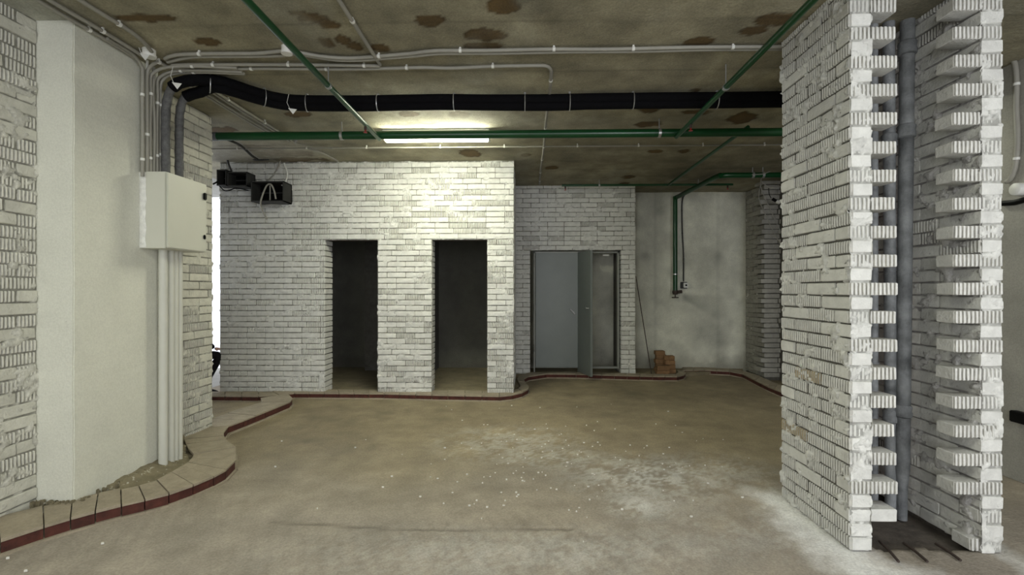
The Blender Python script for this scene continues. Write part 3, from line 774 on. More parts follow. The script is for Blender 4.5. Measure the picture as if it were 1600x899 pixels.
branch('thin green rear sprinkler line just above the double door wall', (a.x, yr, zr-.0), (c_.x, yr, zr), .017, heads=(.02, .97), hangers=(.22, .80))
# green riser pipe on the back wall
yv = YC-.11; v0 = on_y(1055, 455, yv); v1 = on_y(1055, 330, yv); v2 = on_y(1060, 309, yv-.05)
h1 = on_z(1124, 276, v2.z+.02); h1z = v2.z+.01
h2 = on_y(1136, 273, on_z(1124, 276, h1z).y-.05)
yh = h2.y
pts = [v0, v1, v1+Vector((0, -.01, .10))]
dv = Vector((on_z(1126, 275, h1z).x, yh, h1z)); xe = dv.x
P = [Vector((v0.x, yv, v0.z)), Vector((v0.x, yv, h1z-.10)), Vector((v0.x, yv, h1z-.04)), Vector((v0.x+.01, yv-.04, h1z)), Vector((v0.x+.03, yv-.12, h1z+.005)),
     Vector((xe-.03, yh+.12, h1z+.005)), Vector((xe+.01, yh+.03, h1z+.005)), Vector((xe+.08, yh, h1z+.005)), Vector((xe+.18, yh, h1z+.005)), Vector((3.75, yh, h1z+.005))]
ris = tube_thing('green_pipe', 'green riser pipe bending down the back concrete wall to a valve', 'pipe', P, .036, 'green', n=18)
for zz in (v0.z+.28,):
    B().tube([Vector((v0.x, yv, zz-.01)), Vector((v0.x, yv, zz+.01))], .043, 16).box((v0.x-.008, yv, zz-.008), (v0.x+.008, YC+.01, zz+.008)).build('bracket', M['steel'], ris, smooth=True)
for px in (1176, 1192):
    p = on_y(px, 272, yh); B().tube([Vector((p.x-.015, yh, h1z+.005)), Vector((p.x+.015, yh, h1z+.005))], .042, 16).tube([Vector((p.x, yh, h1z+.04)), Vector((p.x, yh, CEIL+.01))], .006, 8).build('hanger', M['steel'], ris, smooth=True)
vz = v0.z
B().tube([Vector((v0.x, yv, vz+.01)), Vector((v0.x, yv, vz-.02)), Vector((v0.x, yv, vz-.06))], [.042, .050, .036], 14).tube([Vector((v0.x+.02, yv, vz-.02)), Vector((v0.x+.11, yv, vz-.01))], .028, 12).build('valve_body', M['rust'], ris, smooth=True)
B().tube([Vector((v0.x, yv, vz-.05)), Vector((v0.x, yv, vz-.10))], .010, 8).tube([Vector((v0.x, yv, vz-.10)), Vector((v0.x, yv, vz-.118))], .055, 18).build('hand_wheel', M['rust'], ris, smooth=True)
# thin conduit with socket beside the riser
s0 = on_y(1068, 440, YC-.02); s1 = on_y(1066, 322, YC-.02)
k = tube_thing('conduit', 'thin dark cable running down beside the green riser to a socket', 'cable', [on_y(1084, 296, YC-.5), on_y(1072, 303, YC-.15), on_y(1066, 315, YC-.03), on_y(1066, 360, YC-.02), on_y(1068, 400, YC-.02), s0], .011, 'boxgrey', clips=.4, clipm='boxgrey')
t = empty('wall_socket', on_y(1070, 446, YC-.03), 'small square white socket on the back concrete wall', 'socket')
p = on_y(1069, 446, YC-.03); B().box((p.x-.055, YC-.06, p.z-.055), (p.x+.045, YC+.01, p.z+.055)).build('back_box', M['boxgrey'], t, bevel=.006)
B().box((p.x-.025, YC-.085, p.z-.042), (p.x+.055, YC-.06, p.z+.042)).build('cover', M['white'], t, bevel=.006)
B().tube([Vector((p.x+.015, YC-.085, p.z)), Vector((p.x+.015, YC-.09, p.z))], .016, 12).build('socket_hole', M['blackp'], t)

# black insulated bundle
def bundle(dz, dy, r, label, px_off=0):
    S = [(-2.68, 3.64+dy, 2.40), (-2.68, 3.64+dy, 2.70), (-2.67, 3.64+dy, 2.86), (-2.60, 3.64+dy, 2.95+dz*.5)]
    px = [(330, 129), (365, 137), (400, 150), (440, 160), (480, 161), (560, 161), (640, 160), (700, 159), (760, 162), (860, 162), (930, 159), (1040, 158), (1130, 157), (1225, 156), (1300, 156)]
    ys = [3.56, 3.66, 3.78, 3.9, 3.93]+[3.95]*10
    P = [Vector(s) for s in S]
    for (x, y), yy in zip(px, ys):
        q = on_y(x, y, yy+dy*.3); q.z = min(q.z, CEIL-.075)+dz; q.z = max(q.z, 2.80); P.append(q)
    return P
yb = 3.95
def bundle_path(dz, dy, x0, y0):
    P = [Vector((x0, y0, 2.24)), Vector((x0, y0, 2.62)), Vector((x0+.01, y0, 2.78)), Vector((x0+.05, y0-.0, 2.88+dz*.3)), Vector((x0+.16, y0+.0, 2.92+dz*.6))]
    for (x, y, yy) in ((335, 130, 3.62), (365, 138, 3.70), (400, 150, 3.83), (440, 160, 3.95), (480, 162, 4.0), (560, 162, 4.02), (640, 160, 4.02), (700, 159, 4.02), (760, 161, 4.02), (860, 164, 4.02), (930, 159, 4.02), (1040, 157.5, 4.02), (1130, 157, 4.02), (1225, 155.5, 4.02), (1310, 155, 4.02), (1450, 154.5, 4.02)):
        q = on_y(x, y, yy+dy); q.z = 2.957+dz+max(-.010, min(.010, (q.z-2.957)*.5)); P.append(q)
    return P
PA = clean(smooth_path(bundle_path(.022, -.012, XCOL+.09, on_x(259, 200, XCOL+.09).y), .05)); PB = clean(smooth_path(bundle_path(-.024, .012, XCOL+.09, on_x(280, 200, XCOL+.09).y), .05))
for P, lb, nm in ((PA, 'upper black foam insulated pipe of the pair crossing the ceiling', 'insulated_pipe'), (PB, 'lower black foam insulated pipe of the pair crossing the ceiling', 'insulated_pipe')):
    k = next(i for i, p in enumerate(P) if p.x > XCOL+.16)
    o = B().tube(P[k-1:], .041, 18).build(nm, M['black'], None, smooth=True); tag(o, lb, 'pipe', 'black insulated pipes on the ceiling')
    B().tube([p for p in P[:k]], .031, 16, rib=.9).build('sleeve', M['corr'], o, smooth=True)
    if P is PA: oA = o
# clamps
PC = [(x+y_)/2 for x, y_ in zip(PA, PB)] if len(PA) == len(PB) else PA
for px in (327, 412, 478, 590, 707, 818, 890, 990, 1115):
    c_ = min(PA, key=lambda p: abs((p.x*CY+p.y*SY)/(p.y*CY-p.x*SY)*F+800-px)); d_ = min(PB, key=lambda p: (p-c_).length)
    i = PA.index(c_); t = (PA[min(i+1, len(PA)-1)]-PA[i-1]).normalized()
    m_ = (c_+d_)/2; sd = Vector((-t.y, t.x, 0)); ring = []
    for q in range(25):
        w_ = 2*math.pi*q/24; ring.append(m_+sd*math.cos(w_)*.056+Vector((0, 0, 1))*math.sin(w_)*.070)
    bb = B().tube(ring, .004, 6); top = m_+Vector((0, 0, .060)); bb.box((top.x-.008, top.y-.008, top.z-.01), (top.x+.008, top.y+.008, CEIL+.01))
    bb.build('clamp', M['steel'], oA, smooth=True)
# paper tags dangling from cables
for (px, py, yy, lb) in ((276, 133, 3.30, 'white triangular tag hanging by the cable bend above the box'), (457, 173, 3.80, 'white triangular tag hanging under the black pipes'), (226, 88, 3.2, 'white triangular tag near the round junction box'), (287, 108, 3.50, 'small pale triangular tag on the upper conduit')):
    p = on_y(px, py, yy); s = .035
    o = B(); i = 0; o.v = [(p.x-s, p.y, p.z+s*.6), (p.x+s, p.y, p.z+s*.3), (p.x+s*.1, p.y, p.z-s*.8), (p.x-s, p.y+.003, p.z+s*.6), (p.x+s, p.y+.003, p.z+s*.3), (p.x+s*.1, p.y+.003, p.z-s*.8)]
    o.f = [(0, 2, 1), (3, 4, 5), (0, 1, 4, 3), (1, 2, 5, 4), (2, 0, 3, 5)]
    o.tube([Vector((p.x-s*.6, p.y, p.z+s*.4)), Vector((p.x-.05, p.y+.01, p.z+.07)), Vector((p.x-.04, p.y+.02, min(p.z+.14, CEIL)))], .002, 5)
    tag(o.build('cable_tag', M['white']), lb, 'tag')

# ceiling conduits
ZC = CEIL-.022
def zp(*l): return [on_z(x, y, ZC) for x, y in l]
def gpath(pts, **k): return pts
R = .0125
rear = [(258, 92), (275, 86), (330, 84), (400, 83.5), (450, 80), (500, 88), (545, 91), (590, 88), (640, 84), (680, 79.5), (760, 79), (860, 77), (950, 77), (1080, 74), (1160, 73.5), (1240, 73)]
tube_thing('conduit', 'upper grey conduit of the pair nearest the viewer, crossing the whole ceiling', 'conduit', zp(*rear), R, 'conduit', clips=.62, hang=1)
rear2 = [(262, 97), (300, 89), (360, 88), (440, 87), (460, 84), (520, 93), (560, 94), (600, 91), (650, 87), (690, 83.5), (780, 83), (880, 81), (1000, 80), (1100, 77.5), (1240, 76.5)]
tube_thing('conduit', 'lower grey conduit of the pair nearest the viewer, crossing the whole ceiling', 'conduit', zp(*rear2), R, 'conduit')
tube_thing('conduit', 'short straight grey conduit ending where the slanting conduit meets it', 'conduit', zp((268, 101), (300, 101), (400, 101), (500, 101.5), (594, 103)), R, 'conduit', clips=.55, hang=1)
# runs that rise from the cabinet
XBX = XCOL+.045
def rise(px, top): return [on_x(px, 269, XBX)+Vector((0, 0, -.03)), on_x(px+.5, 200, XBX), on_x(px, 150, XBX), on_x(px+.3, top, XBX)]
P = rise(229.5, 118); a = P[0].y
P += [Vector((XBX+.02, P[0].y, ZC-.03)), Vector((XBX+.10, P[0].y-.02, ZC))]+zp((262, 104.5), (300, 108.5), (345, 108), (420, 107), (520, 108), (600, 107), (660, 105.5), (705, 106.5), (760, 104), (800, 103), (840, 102.5), (853, 103), (860, 108))
P += zp((861, 120), (857, 160), (853, 190), (849, 235), (845, 262), (843, 288))
tube_thing('conduit', 'grey conduit from the cabinet crossing the ceiling, then turning back toward the double door', 'conduit', P, R, 'conduit', clips=.6, hang=1, step=.03)
for i, (px, tp, lb) in enumerate(((222.5, 112, 'leftmost grey conduit rising from the cabinet top'), (235, 122, 'third grey conduit from the left rising from the cabinet'), (240, 122, 'middle yellowish conduit rising from the cabinet'), (245.5, 128, 'fifth grey conduit from the left rising from the cabinet'), (250.5, 134, 'rightmost thin grey conduit rising from the cabinet beside the sleeves'))):
    P = rise(px, tp)
    if i in (1, 2, 3): 
        wob = .006*(-1)**i; P[1].y += wob; P[2].y -= wob
    if i == 0: P += [Vector((XBX-.0, P[0].y-.01, ZC-.04)), Vector((XBX+.01, P[0].y-.10, ZC)), Vector((XBX+.012, P[0].y-.3, ZC))]
    elif i == 2: P = P[:3]+[Vector((XBX, P[0].y, ZC-.10)), Vector((XBX, P[0].y, ZC))]
    else: P += [Vector((XBX+.03, P[0].y, ZC-.05)), Vector((XBX+.12, P[0].y, ZC-.015)), Vector((XBX+.35, P[0].y, ZC-.01)), Vector((XBX+.62, P[0].y+.03, ZC-.01))]
    tube_thing('conduit', lb, 'conduit', P, R*.92, 'conduit', step=.03, clips=.42 if i != 2 else 0, first=.12+.01*i)
# conduits along the left edge toward the viewer
for i, (x_, lb) in enumerate(((XCOL+.03, 'grey conduit tucked in the ceiling corner above the column'), (XCOL+.10, 'grey conduit running above the column, second from the wall'), (XCOL+.27, 'grey conduit running to the round junction box from the viewer side'))):
    tube_thing('conduit', lb, 'conduit', [Vector((x_+.03*(i == 2), .5, ZC)), Vector((x_, 1.8, ZC)), Vector((x_-.01, 2.6, ZC)), Vector((x_+.005, 3.0, ZC)), Vector((x_+(.0 if i < 2 else -.06), 3.30 if i < 2 else 3.22, ZC))], R, 'conduit', clips=.7, hang=1)
t = on_z(233, 78, CEIL); jb = empty('junction_box', t, 'round white junction box at the ceiling corner above the cabinet', 'junction box')
B().tube([t+Vector((0, 0, .01)), t-Vector((0, 0, .035)), t-Vector((0, 0, .036)), t-Vector((0, 0, .05))], [.040, .040, .044, .042], 20).build('housing', M['white'], jb, smooth=True)
t = on_z(448, 73, CEIL); jb = empty('junction_box', t, 'round pale junction box behind the left slanting green pipe', 'junction box')
B().tube([t+Vector((0, 0, .01)), t-Vector((0, 0, .035)), t-Vector((0, 0, .036)), t-Vector((0, 0, .05))], [.034, .034, .038, .036], 20).build('housing', M['white'], jb, smooth=True)
# slanting conduit toward the viewer at centre left
a = on_z(532, 4, ZC); c_ = on_z(594, 101, ZC); xx = (a.x+c_.x)/2
tube_thing('conduit', 'slanting grey conduit running toward the viewer from the crossing pair', 'conduit', [Vector((xx, -1.0, ZC)), Vector((xx, c_.y, ZC))], R, 'conduit', smooth=False, clips=.5, hang=1)
# group of four running back from the bundle at left
for i, xo in enumerate([on_z(x, 150, ZC).x for x in (348, 341, 329, 322)]):
    tube_thing('conduit', ('first', 'second', 'third', 'fourth')[i]+' from the right of four parallel conduits running back under the left ceiling', 'conduit',
               [Vector((xo, 3.75, ZC)), Vector((xo-.005, 4.3, ZC)), Vector((xo+.01, 4.9, ZC)), Vector((xo, 5.3-.1*i, ZC))], R*.85, 'conduit', group='parallel conduits at left', clips=.55 if i == 0 else 0, hang=1)
# thin line behind the lamp
yy = on_z(800, 229.5, ZC).y
tube_thing('conduit', 'thin straight conduit just behind the lit tube lamp', 'conduit', [Vector((-3.6, yy, ZC)), Vector((2.95, yy, ZC))], .009, 'conduit', smooth=False, clips=.75, hang=1)
P = [Vector((-2.5, 5.28, ZC))]+zp((455, 226), (480, 231), (505, 234), (535, 236))
tube_thing('conduit', 'loose pale cable curving from the four conduits to the thin line', 'cable', [Vector((-2.45, 5.15, ZC))]+zp((462, 224), (490, 230), (520, 231)), .010, 'conduit')
tube_thing('conduit', 'loose cable end hanging under the ceiling near the main brick wall', 'cable', zp((480, 232), (505, 240), (528, 252)), .010, 'conduit')
P = [on_z(352, 217, ZC), on_z(375, 227, ZC), on_z(393, 243, ZC), on_z(402, 249, ZC)]
tube_thing('conduit', 'dark conduit slanting back to the open wall boxes', 'conduit', P, .014, 'boxgrey')

# ================================================================== TUBE LAMP
yl0 = on_z(600, 213, 2.965).y; yl1 = yl0+.17; xl0 = on_y(597, 213, yl0).x; xl1 = on_y(764, 213, yl0).x
lamp = empty('tube_lamp', ((xl0+xl1)/2, (yl0+yl1)/2, CEIL), 'lit white fluorescent tube lamp on the ceiling behind the green main pipe', 'lamp')
B().box((xl0, yl0, CEIL-.035), (xl1, yl1, CEIL+.01)).build('housing', M['white'], lamp, bevel=.006)
B().box((xl0+.008, yl0+.01, CEIL-.085), (xl1-.008, yl1-.01, CEIL-.034)).build('diffuser', M['lamp'], lamp, bevel=.014)
for x_ in (xl0-.004, xl1-.012): B().box((x_, yl0+.006, CEIL-.088), (x_+.016, yl1-.006, CEIL-.03)).build('end_cap', M['white'], lamp, bevel=.005)

# ================================================================== ELECTRICAL CABINET
ycb = on_x(217, 300, (XCOL-.003)).y; xcf = on_y(262, 300, ycb).x; zt_, zb_ = on_y(262, 268, ycb).z, on_y(262, 388, ycb).z; ycb2 = on_x(323, 300, xcf).y
cab = empty('electrical_cabinet', (XCOL, ycb, zb_), 'pale grey steel electrical cabinet mounted on the column side', 'cabinet')
B().box(((XCOL-.003), ycb, zb_), (xcf-.018, ycb2, zt_)).build('body', M['boxpaint'], cab, bevel=.003)
dr = B().box((xcf-.015, ycb+.002, zb_+.004), (xcf, ycb2-.002, zt_-.004)).build('door', M['boxpaint'], cab, bevel=.004)
p = on_x(319.5, 307.5, xcf); B().box((xcf, p.y-.022, p.z-.028), (xcf+.018, p.y+.010, p.z+.028)).build('latch', M['blackp'], dr, bevel=.006)
p = on_x(319, 371, xcf); B().box((xcf, p.y-.014, p.z-.018), (xcf+.014, p.y+.006, p.z+.018)).build('lock', M['blackp'], dr, bevel=.005)
def sealant():
    nz = 60; z = np.linspace(zb_+.005, zt_-.005, nz); P = []
    for i in range(nz):
        w_ = .048+.012*noise.noise(Vector((0, 0, z[i]*14))); row = []
        for j in range(6):
            t = j/5; row.append(((XCOL-.003)+.004+w_*t, ycb-.001-.007*math.sin(math.pi*t)*(.7+.6*abs(noise.noise(Vector((t*4, 3, z[i]*40))))), z[i]))
        P.append(row)
    P = np.array(P)-np.array(cab.location); return grid_mesh('sealant', P)
mk('sealant', sealant(), M['foil'], cab, (0, 0, 0), label='rough white sealant smear on the cabinet edge')
# four pale riser pipes under the cabinet
for i in range(4):
    px = (255, 266.5, 273, 279.5)[i]; yy = 3.53+.056*i
    xr = XCOL+.06; p = on_x(px, 550, xr); yy = p.y
    o = B().tube([Vector((xr, yy, .02)), Vector((xr, yy, zb_+.01))], .030 if i == 0 else .026, 18).build('riser_pipe', M['trunk'], smooth=True)
    tag(o, ('thickest and frontmost', 'second from the left', 'third from the left', 'rearmost and rightmost')[i]+' pale plastic riser pipe under the electrical cabinet', 'pipe', 'riser pipes under the cabinet')

# ================================================================== DOUBLE STEEL DOOR
yd = Y2+.10
fx0, fx1 = on_y(834, 450, yd).x, on_y(967, 450, yd).x; ztop = on_y(900, 394.5, yd).z
xm = on_y(904, 450, yd).x; zbm = on_y(870, 573, yd).z
dd = empty('double_door', ((fx0+fx1)/2, yd, .045), 'grey steel double door in the farther brick wall, one leaf ajar', 'door')
fw = .018
B().box((fx0, yd-.02, .045), (fx0+fw, yd+.08, ztop+.01)).build('frame_post', M['frame'], dd); B().box((fx1-fw*1.4, yd-.02, zbm-.03), (fx1, yd+.08, ztop+.01)).build('frame_post', M['frame'], dd)
B().box((fx0, yd-.02, ztop-.012), (fx1, yd+.08, ztop+.012)).build('frame_head', M['frame'], dd)
B().box((xm-.012, yd-.01, .045), (xm+.010, yd+.06, ztop)).build('centre_post', M['frame'], dd)
B().box((xm, yd-.0, zbm-.03), (fx1, yd+.06, zbm)).build('sill', M['frame'], dd)
lf = B().box((fx0+.03, yd-.035, zbm-.01), (xm-.016, yd+.0, ztop-.012)).build('door_leaf', M['door'], dd, bevel=.003, label='closed left leaf')
def handle(leaf, p, n, tilt=1):
    n = Vector(n); side = Vector((n.y, -n.x, 0))
    B().tube([p, p+n*.03], .012, 10).tube([p+n*.03+side*.0, p+n*.035+Vector((0, 0, .045))*tilt-side*.04, p+n*.035+Vector((0, 0, -.02))+side*.02], .009, 8).build('handle', M['steel'], leaf, smooth=True)
    B().box((p.x-.018, p.y-.018, p.z-.07), (p.x+.018, p.y+.018, p.z+.05)).build('lock_plate', M['white'], leaf, bevel=.004)
p = on_y(896, 488, yd-.036); B().tube([p, p-Vector((0, .04, 0))], .010, 10).tube([p+Vector((-.055, -.04, .05)), p+Vector((.02, -.04, -.03))], .010, 8).build('handle', M['steel'], lf, smooth=True)
# open leaf, hinged on the centre post
hx, hy = xm+.016, yd-.02; ex, ey = on_y(926, 450, 7.2).x, 7.2
dv = Vector((ex-hx, ey-hy, 0)); Lw = dv.length; u = dv.normalized(); nn = Vector((u.y, -u.x, 0)); A_ = Vector((hx, hy, 0)); th = .035
q = [A_, A_+u*Lw, A_+u*Lw+nn*th, A_+nn*th]
lf2 = B().prism([tuple(v)[:2] for v in q], .078, ztop-.005).build('door_leaf', M['door'], dd, bevel=.003, label='open right leaf swung toward the viewer')
pm = A_+u*(Lw-.055); B().box((pm.x-.03, pm.y-.014, 1.03), (pm.x-.0, pm.y+.014, 1.16)).build('lock_plate', M['white'], lf2, bevel=.003)
B().tube([Vector((pm.x-.03, pm.y, 1.10)), Vector((pm.x-.07, pm.y, 1.10)), Vector((pm.x-.075, pm.y+.08, 1.12))], .009, 8).build('handle', M['steel'], lf2, smooth=True)
for zz in (.45, 1.1, 1.8):
    B().tube([Vector((xm+.014, yd-.03, zz-.05)), Vector((xm+.014, yd-.03, zz+.05))], .012, 8).build('hinge', M['frame'], dd)
    B().tube([Vector((fx0+.012, yd-.03, zz-.05)), Vector((fx0+.012, yd-.03, zz+.05))], .012, 8).build('hinge', M['steel'], dd)
p = on_y(947, 399, yd-.03); B().box((p.x-.05, yd-.03, p.z-.012), (p.x+.05, yd-.01, p.z+.012)).build('door_closer_bracket', M['white'], dd, bevel=.003)
# leaning rod
a = on_z(1018, 586, .045); c_ = on_y(993.5, 432, Y2-.01)
tag(B().tube([a, c_], .007, 8).build('steel_rod', M['rust'], smooth=True), 'thin dark steel rod leaning on the corner beside the double door', 'rod')
# brown bricks piled by the back wall
def loose(px, py_b, y, L_, D_, H_, label, rz=0, z=None):
    p = on_y(px, py_b, y); p.z = z
    me = brick_mesh(L_, D_, H_, False, 1, 'brick_brown'); o = bpy.data.objects.new('loose_brick', me); C.objects.link(o); o.location = p; o.rotation_euler = (0, 0, rz)
    tag(o, label, 'brick', 'brown bricks piled beside the back concrete wall')
lv = ('lowest', 'second lowest', 'middle', 'fourth', 'topmost')
for i in range(5): loose(1025+(i % 2)*1.0, 560, 7.85, .15 if i > 3 else .17, .12, .065, lv[i]+' brown brick of the tall back stack in the pile', .03*(-1)**i, .046+i*.068)
for i in range(4): loose(1043-i*1.5, 560, 7.70+.02*i, .13+.01*i, .12, .065, lv[i if i < 3 else 4]+' brown brick of the right-hand stack in the pile', -.08+.05*(i % 2), .046+i*.068)
for i in range(2): loose(1027+.5*i, 560, 7.52, .19, .12, .072, ('lower', 'upper')[i]+' brown brick at the front left of the pile', .02, .072+i*.074-.026)

# ================================================================== OPEN BOXES ON THE MAIN WALL
def open_box(x0p, x1p, y0p, y1p, yf, label, extra=None):
    a = on_y(x0p, y1p, yf); c_ = on_y(x1p, y0p, yf); t = empty('terminal_box', a, label, 'electrical box'); w_ = .012; x0, x1, z0, z1 = a.x, c_.x, a.z, c_.z
    B().box((x0, YM-.02, z0), (x1, YM+.002, z1)).build('back_plate', M['blackp'], t)
    b = B().box((x0, yf, z0), (x0+w_, YM, z1)).box((x1-w_, yf, z0), (x1, YM, z1)).box((x0, yf, z0), (x1, YM, z0+w_)).box((x0, yf, z1-w_), (x1, YM, z1)); b.build('casing', M['boxgrey'], t)
    B().box((x0+w_, YM-.03, (z0+z1)/2+.01), (x1-w_, YM-.018, (z0+z1)/2+.025)).build('din_rail', M['boxgrey'], t)
    return t, x0, x1, z0, z1
t, x0, x1, z0, z1 = open_box(355, 386, 268.5, 291, 5.93, 'smaller open black terminal box high on the left of the main brick wall')
t3, *_ = open_box(338.5, 353.5, 265, 290, 5.97, 'narrow black terminal box at the very left end of the main brick wall')
t2, a0, a1, b0, b1 = open_box(392, 443, 283, 315, 5.90, 'larger open black terminal box with looping cables and a red part')
B().box((a1-.09, YM-.06, b0+.05), (a1-.03, YM-.02, b1-.03)).build('red_terminal', M['redpaint'], t2)
def wire(pts, yy, r, m, label):
    tube_thing('cable', label, 'cable', [on_y(x, y, yy) for x, y in pts], r, m, step=.02)
wire([(431, 311), (428, 297), (423, 288), (417, 290), (411, 303), (407, 318), (410, 330), (417, 343)], 5.88, .010, 'conduit', 'pale grey cable arching out of the larger open box and dangling')
wire([(422, 313), (422, 290)], 5.92, .008, 'conduit', 'short upright grey cable inside the larger open box')
wire([(440, 245), (434, 262), (424, 277), (414, 285)], 6.06, .008, 'conduit', 'pale cable slanting down from the ceiling to the larger box')
wire([(444, 255), (449, 272), (446, 284), (440, 290)], 6.06, .010, 'white', 'white cable bowing down to the right side of the larger box')
wire([(378, 239), (364, 240), (356, 246), (357, 256), (362, 268)], 6.03, .012, 'boxgrey', 'dark grey cable bending down into the smaller open box')
wire([(343, 291), (351, 298), (360, 297), (370, 294), (388, 298)], 5.98, .007, 'blackp', 'thin black cable sagging under the smaller open box')
wire([(333, 288), (340, 284)], 5.96, .010, 'blackp', 'short thick black cable at the left end of the brick wall')
p = on_y(434, 248, 6.05); tag(B().box((p.x-.05, 5.98, p.z-.02), (p.x+.05, YM, p.z+.02)).build('junction_block', M['white'], bevel=.005), 'white rectangular junction block above the larger open box', 'junction box')
wire([(375, 236), (385, 240), (392, 246), (400, 250), (420, 249)], 6.0, .012, 'boxgrey', 'dark cable bunch under the ceiling above the open boxes')
p = on_y(396, 243, 5.98); tag(B().box((p.x-.03, 5.95, p.z-.012), (p.x+.03, 5.99, p.z+.012)).build('cable_connector', M['white'], bevel=.004), 'small bright connector on the dark cable bunch', 'connector')
p = on_y(424, 320.5, 5.9); tag(B().tube([p+Vector((-.12, 0, -.01)), p+Vector((0, -.01, .0)), p+Vector((.13, 0, -.005))], .012, 8).build('cable', M['steel'], smooth=True), 'bright metal sleeve lying under the larger open box', 'cable')

# ================================================================== WIRES AT THE FAR RIGHT PILLAR
def w3(l, yy, r, m, label): tube_thing('cable', label, 'cable', [on_y(x, y, yy) for x, y in l], r, m, step=.03)
w3([(1191, 272), (1189, 285), (1186, 300), (1187, 315), (1198, 340), (1210, 365), (1222, 385)], 7.0, .005, 'conduit', 'thin pale wire hanging in front of the far toothed pillar, left strand')
w3([(1190, 275), (1188, 288), (1193, 305), (1204, 328), (1215, 352), (1226, 372)], 6.95, .005, 'conduit', 'thin pale wire hanging in front of the far toothed pillar, right strand')
w3([(1190, 284), (1200, 292), (1210, 294), (1224, 290)], 6.9, .006, 'conduit', 'pale wire sagging from the green riser pipe toward the near pillar')
w3([(1175, 273), (1192, 272), (1203, 268)], yh-.05, .006, 'conduit', 'pale wire twisted around the green riser pipe by the ceiling')
w3([(1201, 294), (1202, 304), (1205, 310)], 7.1, .005, 'blackp', 'short flex carrying the bare lamp holder')
hp = on_y(1207, 311, 7.1); lh = empty('lamp_holder', hp, 'small black lamp holder with a clear bulb dangling by the far pillar', 'lamp holder')
B().tube([hp, hp+Vector((.05, 0, -.03))], .022, 12).build('socket', M['blackp'], lh, smooth=True)
B().tube([hp+Vector((.05, 0, -.03)), hp+Vector((.07, 0, -.04)), hp+Vector((.10, 0, -.055)), hp+Vector((.115, 0, -.062))], [.014, .028, .028, .010], 12).build('bulb', M['white'], lh, smooth=True)

# ================================================================== RIGHT WALL FITTINGS
XRW = 3.56
def rwp(x, y): return on_x(x, y, XRW-.015)
tube_thing('conduit', 'grey conduit curving down the concrete wall at the right edge', 'conduit', [rwp(1569, 82), rwp(1578, 86), rwp(1586, 100), rwp(1588.5, 128), rwp(1588, 170), rwp(1590, 220), rwp(1586, 262), rwp(1578, 281), rwp(1572, 284)], .016, 'conduit', clips=.6)
p = on_x(1597, 296, XRW); jb = empty('junction_box', p, 'round pale junction box on the right edge concrete wall', 'junction box')
B().tube([Vector((XRW+.01, p.y, p.z)), Vector((XRW-.05, p.y, p.z)), Vector((XRW-.055, p.y, p.z))], [.045, .045, .04], 18).build('housing', M['white'], jb, smooth=True)
a = rwp(1566, 318); c_ = rwp(1606, 311); tag(B().tube([a, a.lerp(c_, .5)+Vector((0, 0, -.01)), c_], .020, 10).build('cable', M['blackp'], smooth=True), 'thick black cable across the right edge concrete wall', 'cable')
p = rwp(1597, 653); tag(B().box((XRW-.05, p.y-.05, p.z-.04), (XRW+.005, p.y+.06, p.z+.04)).build('wall_switch', M['blackp'], bevel=.006), 'small black box low on the right edge concrete wall', 'socket')

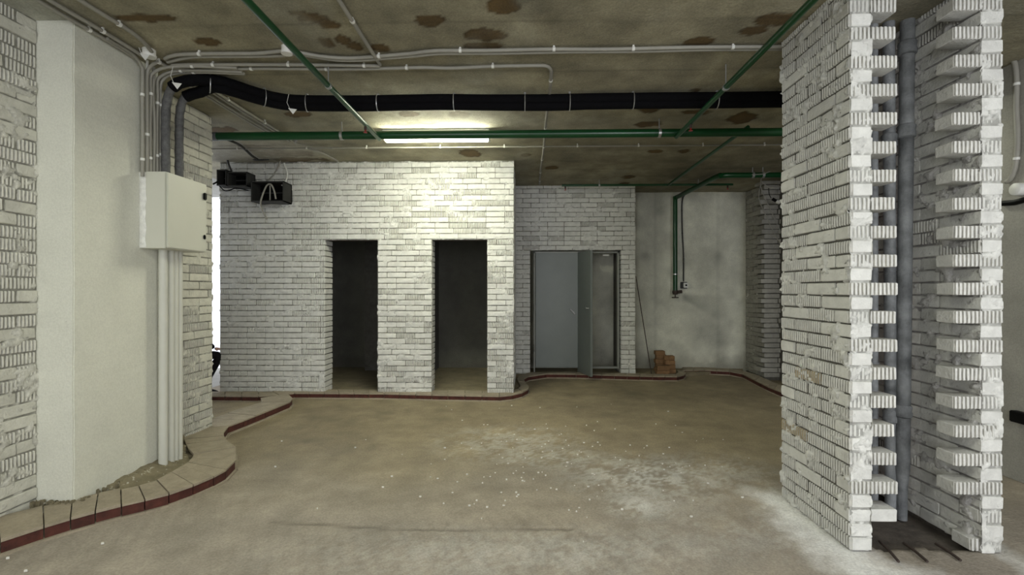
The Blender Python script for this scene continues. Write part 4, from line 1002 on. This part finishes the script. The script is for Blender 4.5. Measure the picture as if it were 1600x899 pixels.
# ================================================================== PERSON mostly hidden behind the left wall end
def person():
    kx, ky = on_y(336, 500, 6.0).x, 6.0     # knee
    t = empty('person', (kx-.42, ky, 0), 'person in black clothes sitting behind the end of the left brick wall', 'person')
    def skin(name, joints, edges, m, parent, sub=2):
        me = bpy.data.meshes.new(name); me.from_pydata([tuple(Vector(j[0])-Vector(t.location)) for j in joints], edges, [])
        o = mk(name, me, m, parent, (0, 0, 0)); s = o.modifiers.new('skin', 'SKIN'); s.use_smooth_shade = True
        for i, j in enumerate(joints): me.skin_vertices[0].data[i].radius = (j[1], j[1]) if not isinstance(j[1], tuple) else j[1]; 
        me.skin_vertices[0].data[0].use_root = True
        u = o.modifiers.new('sub', 'SUBSURF'); u.levels = u.render_levels = sub; return o
    px = kx-.46
    J = [((px, ky, .50), (.15, .12)), ((px+.02, ky, .70), (.14, .11)), ((px+.05, ky, .92), (.17, .11)), ((px+.06, ky, 1.02), .09), ((px+.08, ky, 1.09), .055), ((px+.10, ky, 1.16), .06)]
    E = [(0, 1), (1, 2), (2, 3), (3, 4), (4, 5)]
    for sgn in (-1, 1):
        n = len(J); yo = ky+sgn*.09
        J += [((px+.10, yo, .50), .085), ((kx-.02, yo+sgn*.04, .54), .062), ((kx-.14, yo+sgn*.04, .30), .045), ((kx-.24, yo+sgn*.04, .10), .036)]
        E += [(0, n), (n, n+1), (n+1, n+2), (n+2, n+3)]
        n = len(J); yo = ky+sgn*.19
        J += [((px+.06, yo, 1.0), .062), ((px+.10, yo+sgn*.05, .74), .048), ((px+.34, yo-sgn*.03, .62), .034)]
        E += [(2, n), (n, n+1), (n+1, n+2)]
    skin('body', J, E, M['cloth'], t)
    hb = bmesh.new(); bmesh.ops.create_uvsphere(hb, u_segments=24, v_segments=16, radius=.1)
    for v in hb.verts:
        v.co.z *= 1.22; v.co.y *= .80
        if v.co.x > .05 and abs(v.co.y) < .02 and -.03 < v.co.z < .02: v.co.x += .018
        if v.co.z < -.06: v.co.x *= .9
    me = bpy.data.meshes.new('head'); hb.to_mesh(me); hb.free(); me.shade_smooth(); hc = Vector((px+.13, ky, 1.27))-Vector(t.location); mk('head', me, M['skin'], t, hc)
    hb = bmesh.new(); bmesh.ops.create_uvsphere(hb, u_segments=20, v_segments=12, radius=.108)
    for v in hb.verts: v.co.z = max(v.co.z*1.2, -.03); v.co.y *= .85; v.co.x = min(v.co.x, .06)
    me = bpy.data.meshes.new('hair'); hb.to_mesh(me); hb.free(); me.shade_smooth(); mk('hair', me, M['hair'], t, hc+Vector((-.012, 0, .018)))
    for sgn in (-1, 1):
        w_ = Vector((px+.35, ky+sgn*.16, .62)); J = [(w_, .024), (w_+Vector((.05, 0, -.01)), (.036, .018))]; E = [(0, 1)]
        for f in range(4):
            n = len(J); yo = (f-1.5)*.019; l = (.030, .036, .034, .026)[f]
            J += [(w_+Vector((.085, yo, -.015)), .009), (w_+Vector((.085+l, yo, -.03)), .0085), (w_+Vector((.085+l*1.4, yo, -.03-l)), .007)]; E += [(1, n), (n, n+1), (n+1, n+2)]
        n = len(J); J += [(w_+Vector((.035, -sgn*.035, -.015)), .010), (w_+Vector((.07, -sgn*.045, -.03)), .008)]; E += [(1, n), (n, n+1)]
        skin('hand', J, E, M['skin'], t, 1)
    for sgn in (-1, 1):
        fx = kx-.10 if sgn < 0 else kx-.22; fy = ky+sgn*.17
        if sgn < 0: fy -= .0
        J = [((fx-.06, fy, .045), .042), ((fx+.02, fy, .055), .045), ((fx+.10, fy, .035), .040), ((fx+.16, fy, .028), .030)]
        skin('shoe', J, [(0, 1), (1, 2), (2, 3)], M['cloth'], t, 2)
    st = B().box((px-.18, ky-.18, 0), (px+.16, ky+.18, .42)).build('stool', M['brick_brown'], None, bevel=.01); tag(st, 'low box the person in black sits on behind the wall end', 'stool')
person()
